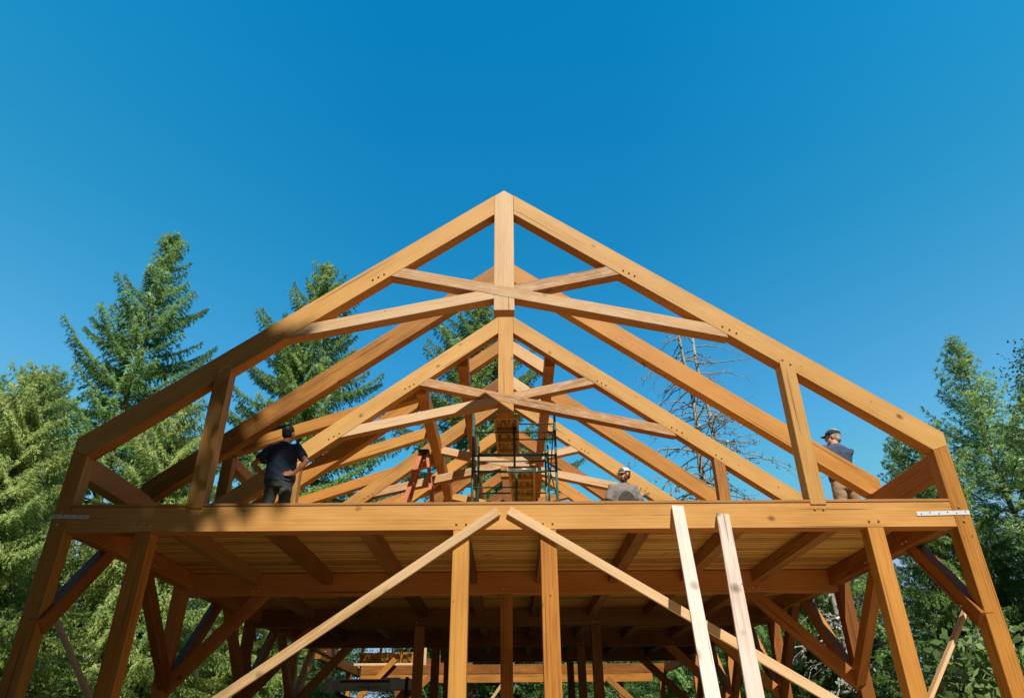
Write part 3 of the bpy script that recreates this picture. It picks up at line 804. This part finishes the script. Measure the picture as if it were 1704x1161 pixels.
# ------------------------------------------------------------------ rear floor frame and lift
def rear():
    root = empty('floor_frame', (0, 19, 0), 'sunlit stacked floor beams on posts far behind the deck', 'timber frame')
    def B(n, *a, m=STAIN): return box(n, *a, m, root)
    B('beam', -5.2, 5.45, 19.0, 19.18, 3.765, 4.07); B('beam', -5.2, 5.0, 19.003, 19.177, 3.49, 3.755)
    B('beam', -5.75, -3.6, 21.2, 21.4, 4.33, 4.72); B('beam', -3.55, -1.4, 21.2, 21.4, 4.2, 4.5)
    B('side_beam', -5.75, -5.56, 14.6, 21.15, 3.85, 4.12, m=STAIN2); B('side_beam', 5.46, 5.64, 14.6, 19.0, 3.8, 4.05, m=STAIN2)
    B('joist', -5.7, -3.2, 20.1, 20.3, 4.16, 4.24, m=FRESH)
    for x in (-5.66, -3.9, -1.74, 1.74, 3.9, 5.36):
        B('post', x - .09, x + .09, 19.2, 19.38, 0, 3.9, m=STAIN2 if abs(x) < 3 else STAIN)
    for x in (-5.6, -4.9, -4.1, -3.2, -2.8, -2.3): B('post', x - .05, x + .05, 21.0, 21.1, 3.9, 5.6, m=FRESH if x > -3.5 else STAIN)
    bar('knee_brace', (-5.3, 18.9, 2.9), (-4.0, 18.9, 4.25), .14, .19, (0, 0, 1), STAIN, root)
    bar('knee_brace', (-3.6, 18.9, 2.9), (-2.5, 18.9, 3.9), .14, .19, (0, 0, 1), STAIN, root)
    bar('knee_brace', (5.0, 18.9, 2.2), (3.4, 18.9, 3.6), .14, .19, (0, 0, 1), STAIN, root)
    bar('knee_brace', (-.9, 18.9, 2.6), (-.2, 18.9, 3.5), .1, .1, (0, 0, 1), FRESH, root)
rear()
def lift():
    k = .798; yc = 10.85
    root = empty('boom_lift', (-3.4, yc, 0), 'grey boom of a lift machine with red stripe, parked under the frame', 'boom lift')
    def X(x): return x * k
    def Z(z): return 1.6 + (z - 1.6) * k if z > 1.6 else z
    def B(n, x0, x1, dy, z0, z1, m=MACHINE, bv=.015, y0=None): return box(n, X(x0), X(x1), yc - dy if y0 is None else y0, yc + dy if y0 is None else y0 + .01, Z(z0), Z(z1), m, root, bv)
    bo = B('boom', -5.35, -2.7, .12, 3.06, 3.37)
    B('boom_head', -5.56, -5.30, .16, 3.0, 3.42, m=MACHINE)
    B('stripe', -5.1, -3.6, 0, 3.27, 3.345, m=MACHRED, bv=.001, y0=yc - .128)
    B('decal_panel', -3.55, -2.8, 0, 3.09, 3.32, m=MACHLIGHT, bv=.001, y0=yc - .128)
    B('boom_bracket', -3.12, -3.03, .17, 2.85, 3.42, m=BLACKPIPE)
    B('work_light', -3.75, -3.3, .1, 3.375, 3.41, m=WHITECLOTH)
    tube_obj('lift_cylinder', [(X(-5.2), yc, Z(2.98)), (X(-3.2), yc, Z(2.2))], .05, BLACKPIPE, root)
    bar('lower_boom', (X(-3.0), yc, Z(3.1)), (X(-4.6), yc, 1.3), .22, .24, (0, 0, 1), MACHORANGE, root, .02)
    B('turret', -4.9, -3.6, .5, .95, 1.5, m=MACHORANGE, bv=.05); B('chassis', -5.3, -3.1, .6, .45, .85, m=MACHINE, bv=.04)
    for x in (-5.0, -3.4):
        for y in (yc - .7, yc + .7):
            w = tube_obj('wheel', [(X(x), y - .12, .4), (X(x), y + .12, .4)], .4, RUBBER, root, 24)
            tube_obj('rim', [(X(x), y - .13, .4), (X(x), y + .13, .4)], .2, MACHORANGE, w, 16)
    cu = bpy.data.curves.new('lettering', 'FONT'); cu.body = 'www.jlg.com'; cu.size = .10; cu.extrude = .001; cu.align_x = 'CENTER'
    t = bpy.data.objects.new('t', cu); COL.objects.link(t)
    dg = bpy.context.evaluated_depsgraph_get(); dg.update(); me = bpy.data.meshes.new_from_object(t.evaluated_get(dg)); bpy.data.objects.remove(t)
    mesh_obj('lettering', me, Matrix.Translation((X(-4.25), yc - .1225, Z(3.12))) @ Matrix.Rotation(R(90), 4, 'X'), INK, bo)
lift()

# ------------------------------------------------------------------ trees
class Leaves:
    def __init__(s, seed): s.co = []; s.rng = np.random.default_rng(seed)
    def add(s, pos, d, ln, wd):
        """diamond blades: arrays pos (n,3), d (n,3) unit, ln, wd (n,)"""
        r = s.rng
        n = len(pos)
        if n == 0: return
        rv = r.normal(size=(n, 3)); sd = np.cross(d, rv); sd /= np.linalg.norm(sd, axis=1, keepdims=True) + 1e-9
        a = pos; c = pos + d * ln[:, None]; m = pos + d * (ln * .45)[:, None]
        s.co.append(np.stack([a, m + sd * wd[:, None], c, m - sd * wd[:, None]], 1).reshape(-1, 3))
    def mesh(s, name):
        co = np.concatenate(s.co).astype(np.float64); n = len(co) // 4
        q4 = co.reshape(n, 4, 3); cen = q4.mean(1)
        out = cen.copy(); out[:, 2] = 0; rr = np.linalg.norm(out, axis=1, keepdims=True)
        want = unit(unit(out) * np.clip(rr / .8, .2, 1) * .75 + np.array([0, 0, .55]) + s.rng.normal(0, .3, (n, 3)))
        gn = np.cross(q4[:, 2] - q4[:, 0], q4[:, 3] - q4[:, 1])
        flip = (gn * want).sum(1) < 0
        idx = np.arange(n * 4).reshape(-1, 4); idx[flip] = idx[flip][:, ::-1]
        me = np_mesh(name, co, idx)
        me.polygons.foreach_set('use_smooth', np.ones(n, dtype=bool))
        me.normals_split_custom_set_from_vertices(np.repeat(want, 4, 0).tolist())
        return me

def unit(v): return v / (np.linalg.norm(v, axis=-1, keepdims=True) + 1e-9)

def conifer_meshes(seed, H, rad, base, gap=.42, per=6, droop=.25, up=.18, hang=.25, dens=1., blade=.15, wid=.022, bare=.12, elev=(35, -12), prof=.8, trunk_r=None, jag=.3, twig=.45, rep=4, minz=0., skirt=(.85, .6)):
    rng = np.random.default_rng(seed); L = Leaves(seed + 1)
    bm = bmesh.new(); tr = trunk_r or H * .011
    bend = [V((.12 * math.sin(i * 1.3 + seed) * .5, .12 * math.cos(i * 1.7 + seed) * .5, 0)) for i in range(9)]
    bm_tube(bm, [V((0, 0, H * i / 8)) + bend[i] * (0 if i == 0 else (.3 if i == 8 else 1)) for i in range(9)], [tr * (1 - .97 * i / 8) + .006 for i in range(9)], 10)
    z = H - .35
    lead = np.array([[0, 0, H - .5 + .05 * i] for i in range(14)], float)
    L.add(np.repeat(lead, 4, 0), unit(rng.normal(size=(56, 3)) * .5 + np.array([0, 0, .8])), np.full(56, blade * .8), np.full(56, wid * .8))
    while z > base:
        t = (H - z) / (H - base)
        Rr = rad * (t ** prof) * (1. if t < skirt[0] else 1 - (t - skirt[0]) * skirt[1])
        nb = per if t > .12 else max(4, per - 1)
        a0 = rng.uniform(0, 2 * PI)
        for k in range(nb):
            if z < minz: continue
            az = a0 + 2 * PI * k / nb + rng.normal(0, .25)
            ln = max(.22, Rr * rng.uniform(1 - jag, 1 + jag * .55)); zz = z + rng.uniform(-.22, .22) * gap
            e = R(elev[0] + (elev[1] - elev[0]) * min(1, t * 1.25) + rng.normal(0, 5))
            n = max(5, int(ln / (.13 / dens ** .5)))
            s = np.linspace(0, 1, n)
            dirh = np.array([math.cos(az), math.sin(az), 0]); side = np.array([-dirh[1], dirh[0], 0])
            zc = ln * (s * math.tan(e) - droop * t * s ** 2 + up * s ** 3.2)
            P_ = dirh * (s * ln)[:, None] * math.cos(e * .5) + np.stack([0 * s, 0 * s, zz + zc], 1)
            wig = np.cumsum(rng.normal(0, .018, n)); P_ += side * (wig * ln * .5)[:, None]
            if ln > .6:
                bm_tube(bm, [V(P_[int(q)]) for q in np.linspace(0, n - 1, 4)], [max(.006, .011 * ln) * f for f in (1, .75, .5, .2)], 5, False)
            T_ = unit(np.gradient(P_, axis=0))
            tw_p, tw_d = [], []
            for i in range(n):
                if s[i] < bare and t > .2: continue
                tl = min(twig, .3 * ln) * (1.05 - s[i] ** 1.6) + .06
                if s[i] < .3: tl *= .55 + s[i] * 1.5
                for sg in (-1, 1):
                    tl2 = tl * rng.uniform(.6, 1.25)
                    d0 = T_[i] * rng.uniform(.45, .9) + side * sg + np.array([0, 0, rng.uniform(-.25, .15)])
                    d0 = d0 / np.linalg.norm(d0)
                    m = max(2, int(tl2 / (.085 / dens ** .5)))
                    u = np.linspace(.1, 1, m)
                    pp = P_[i] + d0 * (u * tl2)[:, None] - np.array([0, 0, 1]) * (hang * tl2 * u ** 2)[:, None]
                    tw_p.append(pp); dd = np.repeat(d0[None], m, 0); dd = dd - np.array([0, 0, 1]) * (2 * hang * u)[:, None]; tw_d.append(unit(dd))
            tw_p.append(P_[n // 2:]); tw_d.append(T_[n // 2:])
            pos = np.concatenate(tw_p); d = np.concatenate(tw_d)
            pos = np.repeat(pos, rep, 0) + rng.normal(0, .018, (len(pos) * rep, 3)); d = np.repeat(d, rep, 0)
            dv = unit(d * .9 + rng.normal(0, .30, d.shape))
            nn = len(pos)
            L.add(pos, dv, blade * rng.uniform(.6, 1.3, nn), wid * rng.uniform(.7, 1.4, nn))
        z -= gap * rng.uniform(.75, 1.25) * (1 if t > .1 else .75)
    tm = bpy.data.meshes.new('trunk'); bmesh.ops.recalc_face_normals(bm, faces=bm.faces[:]); bm.to_mesh(tm); bm.free()
    tm.polygons.foreach_set('use_smooth', [True] * len(tm.polygons))
    return tm, L.mesh('crown')

def tree(name, meshes, loc, rz, label, leafm, barkm, sx=1., sz=1., group=None, cat='tree'):
    root = empty(name, loc, label, cat, group)
    fr = Matrix.Translation(loc) @ Matrix.Rotation(rz, 4, 'Z') @ Matrix.Diagonal((sx, sx, sz, 1))
    root.matrix_basis = fr; WM[root.name] = fr
    for n, me, m in (('trunk', meshes[0], barkm), ('crown', meshes[1], leafm)):
        if not me.materials: me.materials.append(m)
        o = bpy.data.objects.new(n, me); COL.objects.link(o); put(o, fr, root)
        if me.materials[0] is not m:
            o.material_slots[0].link = 'OBJECT'; o.material_slots[0].material = m
    return root

G1, G2, G3 = 'firs left of the frame', 'firs behind the frame', 'firs right of the frame'
mA = conifer_meshes(11, 19.2, 5.0, 1.5, gap=.58, per=7, droop=.28, up=.28, hang=.5, blade=.15, wid=.0125, prof=.84, dens=1.9, elev=(36, -2), twig=.38, rep=8, jag=.55)
mB = conifer_meshes(23, 20.5, 5.0, 6.8, gap=.66, per=7, droop=.34, up=.36, hang=.6, blade=.16, wid=.014, prof=.72, dens=1.7, elev=(34, -4), jag=.4, twig=.45, rep=8)
mC = conifer_meshes(37, 12.5, 3.6, .4, gap=.40, per=7, droop=.42, up=.18, hang=1.0, blade=.13, wid=.0115, prof=.62, dens=1.8, elev=(32, -10), twig=.52, rep=9, jag=.4)
mD = conifer_meshes(41, 10.8, 2.9, .3, gap=.36, per=6, droop=.18, up=.24, hang=.25, blade=.10, wid=.009, prof=.85, dens=2.1, elev=(50, 8), twig=.38, rep=8)
tree('fir_tree', mA, (-13.1, 14, 0), 0, 'tall pointed fir at left, highest tree top standing against the sky', FIR, BARK, group=None)
tree('fir_tree', mB, (-8.2, 18, 0), 1.0, 'dark fir behind the left rafters, top poking above the front rafter', FIRD, BARK, sz=1.0)
tree('fir_tree', mB, (-1.6, 26, 0), 2.4, 'fir behind the king posts, seen through the middle of the trusses', FIRD, BARK, sx=1.3, sz=1.19)
left = [(-16.3, 10.5, 11.9, 'yellow-green bushy fir at far left edge of the photo', FIRY),
        (-11.2, 7.2, 9.6, 'bright hanging fir right behind the outer left post', FIRY),
        (-9.4, 10.5, 10.4, 'fir standing between the two left front posts', FIRY),
        (-7.3, 13.5, 8.6, 'low fir behind the left knee braces', FIRY),
        (-12.6, 4.2, 7.6, 'yellow-green fir low in the lower left corner', FIRY),
        (-17.2, 15.6, 14.0, 'green fir between the bushy far left fir and the tallest fir', FIR),
        (-20.5, 17., 14.4, 'pale fir far left behind the bushy one', FIR)]
for i, (x, y, h, lab, mt) in enumerate(left):
    tree('fir_tree', mC, (x, y, 0), i * 1.3, lab, mt, BARK, sx=h / 12.5 * 1.1, sz=h / 12.5)
right = [(11.7, 8.0, 10.75, 'slender young fir at right with long bare leader shoot on top', FIR, mD, 1.0),
         (8.9, 6.2, 7.6, 'dark fir right behind the outer right post', FIRD, mC, 1.),
         (10.2, 3.6, 8.2, 'dark fir at the right edge, nearest to the frame', FIRD, mC, 1.),
         (7.7, 10.6, 7.2, 'deep green fir between the two right front posts', FIRD, mC, 1.),
         (12.9, 14.0, 10.5, 'small fir tip showing between rafter and right eave plate', FIRD, mD, .9),
         (14.6, 9.6, 10.4, 'full green fir at the far right edge below the birch', FIR, mD, 1.35),
         (9.9, 18.5, 8.6, 'green fir behind the right knee braces', FIR, mC, 1.),
         (7.2, 15.2, 6.6, 'low green fir behind the second right post', FIR, mC, 1.15),
         (9.7, 13.2, 7.6, 'mid height green fir left of the right inner post', FIR, mC, 1.3),
         (8.6, 12.6, 5.6, 'short green fir low behind the right knee braces', FIR, mC, 1.4),
         (6.6, 22.5, 8.6, 'green fir under the far right corner of the deck', FIR, mC, 1.15)]
for i, (x, y, h, lab, mt, me, sx) in enumerate(right):
    b = 12.5 if me is mC else 10.8
    tree('fir_tree', me, (x, y, 0), i * 1.7 + .4, lab, mt, BARK, sx=h / b * sx, sz=h / b)
for i, (x, y, h) in enumerate(((-14, 27, 9.6), (-9.3, 29, 10.2), (-4.6, 30, 9.4), (.4, 31, 10.2), (4.8, 29.5, 9.5), (9.3, 28, 9.8), (14.5, 26, 10.2), (-2.2, 35, 10.8), (2.8, 36, 10.9), (7.3, 34, 10.5))):
    tree('fir_tree', mC, (x, y, 0), i * 2.1, 'low fir in the row seen under the deck behind the frame', FIR, BARK, sx=h / 12.5 * 1.25, sz=h / 12.5, group='low firs seen under the deck')
# tall fir behind the photographer: it throws the dappled shade on the left of the frame
mS = conifer_meshes(53, 27.3, 3.5, 16.8, skirt=(.72, 2.5), gap=.5, per=9, droop=.25, up=.2, hang=.3, blade=.30, wid=.10, prof=.4, dens=.5, elev=(26, 0), jag=.55)
tree('fir_tree', mS, (-2.2, -14.2, 0), .3, 'tall fir behind the camera whose dappled shade falls on the left posts', FIRB, BARK)

def undergrowth():
    rng = np.random.default_rng(77); L = Leaves(78); n = 3600
    ax = rng.uniform(-27, 27, n); ay = rng.uniform(23.5, 33, n)
    side = rng.random(n) < .3; ax[side] = np.where(rng.random(side.sum()) < .5, rng.uniform(-16, -9, side.sum()), rng.uniform(8.2, 15, side.sum())); ay[side] = rng.uniform(5, 24, side.sum())
    az = rng.uniform(.3, 1, n) * np.where(side, 4.6, 6.8 + 1.2 * np.sin(ax * .9)) * rng.random(n) ** .6
    m = 42
    c = np.repeat(np.stack([ax, ay, az], 1), m, 0) + rng.normal(0, .30, (n * m, 3))
    L.add(c, unit(rng.normal(size=(n * m, 3)) + np.array([0, -.3, -.4])), rng.uniform(.09, .2, n * m), rng.uniform(.02, .045, n * m))
    me = L.mesh('undergrowth'); o = mesh_obj('undergrowth', me, Matrix.Identity(4), LEAF)
    tag(o, 'mass of leafy green undergrowth filling the forest edge seen under the deck', 'undergrowth', kind='stuff')
undergrowth()
for i, (x, y, h) in enumerate(((-19, -13, 19), (-15, -21, 22), (-9, -27, 23), (-3, -31, 24), (5, -33, 24), (13, -31, 22), (21, -26, 21), (-23, -3, 17), (27, -16, 20), (26, -4, 16))):  # unseen firs added to block part of the sky's fill light
    tree('fir_tree', mB, (x, y, 0), i * 1.9, 'unseen tall fir added behind the camera to cut sky light', FIRB, BARK, sx=h / 20.5 * 1.5, sz=h / 20.5, group='unseen firs added behind the camera')

def dead_tree(loc, label, stems, seed, lo, lmax, nl=9, step=(.10, .26)):
    rng = random.Random(seed); root = empty('dead_tree', loc, label, 'tree')
    L = Leaves(9)
    for si, (bx, tx, top_, r0) in enumerate(stems):
        bm = bmesh.new()
        def stem(z): t = z / top_; return V((bx + (tx - bx) * t + .10 * math.sin(z * .9 + si), .3 * si + .08 * math.cos(z * .7), z))
        bm_tube(bm, [stem(top_ * i / 14) for i in range(15)], [r0 * (1 - .82 * (i / 14)) + .01 for i in range(15)], 9)
        z = lo
        while z < top_ - .2:
            az = rng.uniform(0, 2 * PI); ln = rng.uniform(.3, 1.) * lmax * (1.05 - .6 * max(0, (z - .45 * top_) / (.55 * top_))); el = rng.uniform(-.1, .45); dr = rng.uniform(.15, .85)
            n = 9; pts = []
            sd = V((-math.sin(az), math.cos(az), 0)); wv = rng.uniform(-.3, .3)
            for i in range(n):
                s = i / (n - 1)
                pts.append(stem(z) + V((math.cos(az), math.sin(az), 0)) * ln * s + sd * wv * s * s * ln + V((0, 0, ln * (s * math.tan(el) - dr * s ** 2.2 * .7))) + V((rng.uniform(-1, 1), rng.uniform(-1, 1), rng.uniform(-1, 1))) * .04)
            bm_tube(bm, pts, [.040 * (1 - .82 * i / (n - 1)) for i in range(n)], 5, False)
            for i in range(2, n):
                for _ in range(1):
                    d = V((math.cos(az) + rng.uniform(-1, 1), math.sin(az) + rng.uniform(-1, 1), rng.uniform(-.9, .5))).normalized(); l2 = rng.uniform(.15, .7)
                    q = [pts[i], pts[i] + d * l2 * .5 + V((0, 0, -.03)), pts[i] + d * l2 + V((0, 0, -.12 * rng.random()))]
                    bm_tube(bm, q, [.011, .008, .004], 4, False)
                    if z < 15.0 or rng.random() < .15:
                        k = rng.randint(3, 9 if z < 14 else 5)
                        for _ in range(k):
                            t = rng.random(); p = q[0].lerp(q[2], t) + V((rng.gauss(0, .03), rng.gauss(0, .03), rng.gauss(0, .03)))
                            L.add(np.array([p]), unit(np.array([[rng.gauss(0, 1), rng.gauss(0, 1), rng.gauss(-.3, 1)]])), np.array([rng.uniform(.06, .15)]), np.array([rng.uniform(.02, .04)]))
            z += rng.uniform(*step)
        bm_to('trunk', bm, WM[root.name].copy(), DEADBARK, root, smooth=True)
    mesh_obj('lichen', L.mesh('lichen'), WM[root.name].copy(), LICHEN, root)
dead_tree((8.9, 22, 0), 'leafless dead tree with two lichen grey stems, seen through the right rafters', ((0, -.35, 19.4, .26), (.75, .38, 19.2, .24)), 5, 5., 5.2, step=(.10, .24))
dead_tree((7.5, 9.2, 0), 'low tangle of bare dead branches behind the second right post', ((0, .2, 6.2, .1),), 12, .8, 2.6, step=(.12, .25))

def broadleaf(name, loc, H, rad, label, leafm, barkm, seed, leaf=(.09, .03), n_l=60, per=120, base=.25, cat='tree'):
    rng = np.random.default_rng(seed); pr = random.Random(seed)
    root = empty(name, loc, label, cat); fr = WM[root.name]
    bm = bmesh.new(); L = Leaves(seed)
    bm_tube(bm, [(0, 0, 0), (.05 * H * .1, 0, H * .5), (0, .02 * H, H)], [H * .012, H * .008, .008], 8)
    for k in range(n_l):
        t = base + (1 - base) * (k + pr.random()) / n_l; az = k * 2.4 + pr.random(); z0 = H * t * .92
        ln = rad * (math.sin(PI * min(1, (1 - t) * .9 + .18)) ** .7) * pr.uniform(.6, 1.15)
        pts = [V((math.cos(az) * ln * s, math.sin(az) * ln * s, z0 + ln * (.55 * s - .25 * s * s))) for s in (0, .33, .66, 1)]
        bm_tube(bm, pts, [.02, .014, .008, .004], 5, False)
        m = int(per * (.4 + ln / rad * .6)); s = rng.uniform(.15, 1.05, m)
        P_ = np.stack([math.cos(az) * ln * s, math.sin(az) * ln * s, z0 + ln * (.55 * s - .25 * s * s)], 1) + rng.normal(0, .11 * max(.5, rad), (m, 3)) * (.5 + s[:, None] * .6)
        d = unit(rng.normal(size=(m, 3)) + np.array([0, 0, -.5])); L.add(P_, d, leaf[0] * rng.uniform(.7, 1.4, m), leaf[1] * rng.uniform(.8, 1.3, m))
    bm_to('trunk', bm, fr.copy(), barkm, root, smooth=True)
    mesh_obj('crown', L.mesh('crown'), fr.copy(), leafm, root)
broadleaf('birch_tree', (17.4, 11.2, 0), 13.4, 2.2, 'airy broadleaf tree with tiny pale leaves at the right edge', BIRCHLEAF, BIRCHBARK, 3, (.10, .035), 90, 230)
broadleaf('leafy_shrub', (6.75, 2.7, 0), 3.0, 1.15, 'broad-leaved bright shrub between the right front posts', LEAF, BIRCHBARK, 8, (.15, .045), 46, 60, .1, 'shrub')

# ------------------------------------------------------------------ sky, sun, camera
w = bpy.data.worlds.new('World'); SC.world = w; w.use_nodes = True
nt = w.node_tree; q = NB(nt)
for n in list(nt.nodes): nt.nodes.remove(n)
wo = q.n('ShaderNodeOutputWorld'); bg = q.n('ShaderNodeBackground')
sky = q.n('ShaderNodeTexSky', sky_type='NISHITA'); sky.sun_disc = False
SD = V((.1634, -.6555, .7373)).normalized()
sky.sun_elevation = math.asin(SD.z); sky.sun_rotation = math.atan2(SD.x, SD.y)
sky.altitude = 0; sky.air_density = 1.0; sky.dust_density = .6; sky.ozone_density = 3.
hs = q.n('ShaderNodeHueSaturation'); hs.inputs['Saturation'].default_value = 1.25; hs.inputs['Hue'].default_value = .485; hs.inputs['Value'].default_value = 1.
q.L(sky.outputs[0], hs.inputs['Color'])
geo = q.n('ShaderNodeTexCoord'); sp = q.n('ShaderNodeSeparateXYZ'); q.L(geo.outputs['Generated'], sp.inputs[0])
tint = q.mix(1., hs.outputs[0], q.ramp(sp.outputs[2], [(.15, (.60, .50, .445)), (.42, (.37, .495, .46)), (.60, (.15, .53, .50)), (.8, (.05, .57, .58))]), 'MULTIPLY')
tint = q.mix(1., tint, q.ramp(q.math('ABSOLUTE', sp.outputs[0]), [(.15, (.5, .82, .92)), (.58, (1., 1., 1.))]), 'MULTIPLY')
tint = q.mix(1., tint, (4., 4., 4.), 'MULTIPLY')
lim = q.n('ShaderNodeMix', data_type='RGBA', blend_type='DARKEN'); lim.inputs[0].default_value = 1.
q.L(tint, lim.inputs[6]); lim.inputs[7].default_value = (3.0, 4.6, 6.7, 1)
# sky behind the camera darkened to cut fill light on the shaded timber
back = q.ramp(q.math('ADD', q.math('MULTIPLY', sp.outputs[1], .5), .5), [(.38, 0.), (.70, 1.)])
q.L(q.mix(back, q.mix(1., lim.outputs[2], (.14, .10, .10), 'MULTIPLY'), lim.outputs[2]), bg.inputs[0]); bg.inputs[1].default_value = .11
q.L(bg.outputs[0], wo.inputs[0])
sl = bpy.data.lights.new('sun', 'SUN'); sl.energy = 5.; sl.angle = R(.53); sl.color = (1., .93, .82)
so = bpy.data.objects.new('sun', sl); COL.objects.link(so)
so.rotation_euler = SD.to_track_quat('Z', 'Y').to_euler(); so.location = (10, -20, 30)

cam = bpy.data.cameras.new('camera'); co = bpy.data.objects.new('camera', cam); COL.objects.link(co)
cam.sensor_fit = 'HORIZONTAL'; cam.sensor_width = 36; cam.lens = 1170.76 / 1704 * 36; cam.clip_end = 6000; cam.clip_start = .05
r_ = V((.999975, -.000368, -.007057)); u_ = V((.005971, -.489978, .871714)); f_ = V((.003779, .871735, .489964))
M = Matrix.Identity(4)
for i in range(3): M[i][0] = r_[i]; M[i][1] = u_[i]; M[i][2] = -f_[i]
M[0][3], M[1][3], M[2][3] = .06725, -8., 1.6
co.matrix_world = M
SC.camera = co
SC.view_settings.view_transform = 'Standard'; SC.view_settings.look = 'None'; SC.view_settings.exposure = 0; SC.view_settings.gamma = 1
SC.cycles.max_bounces = 8; SC.cycles.transparent_max_bounces = 4
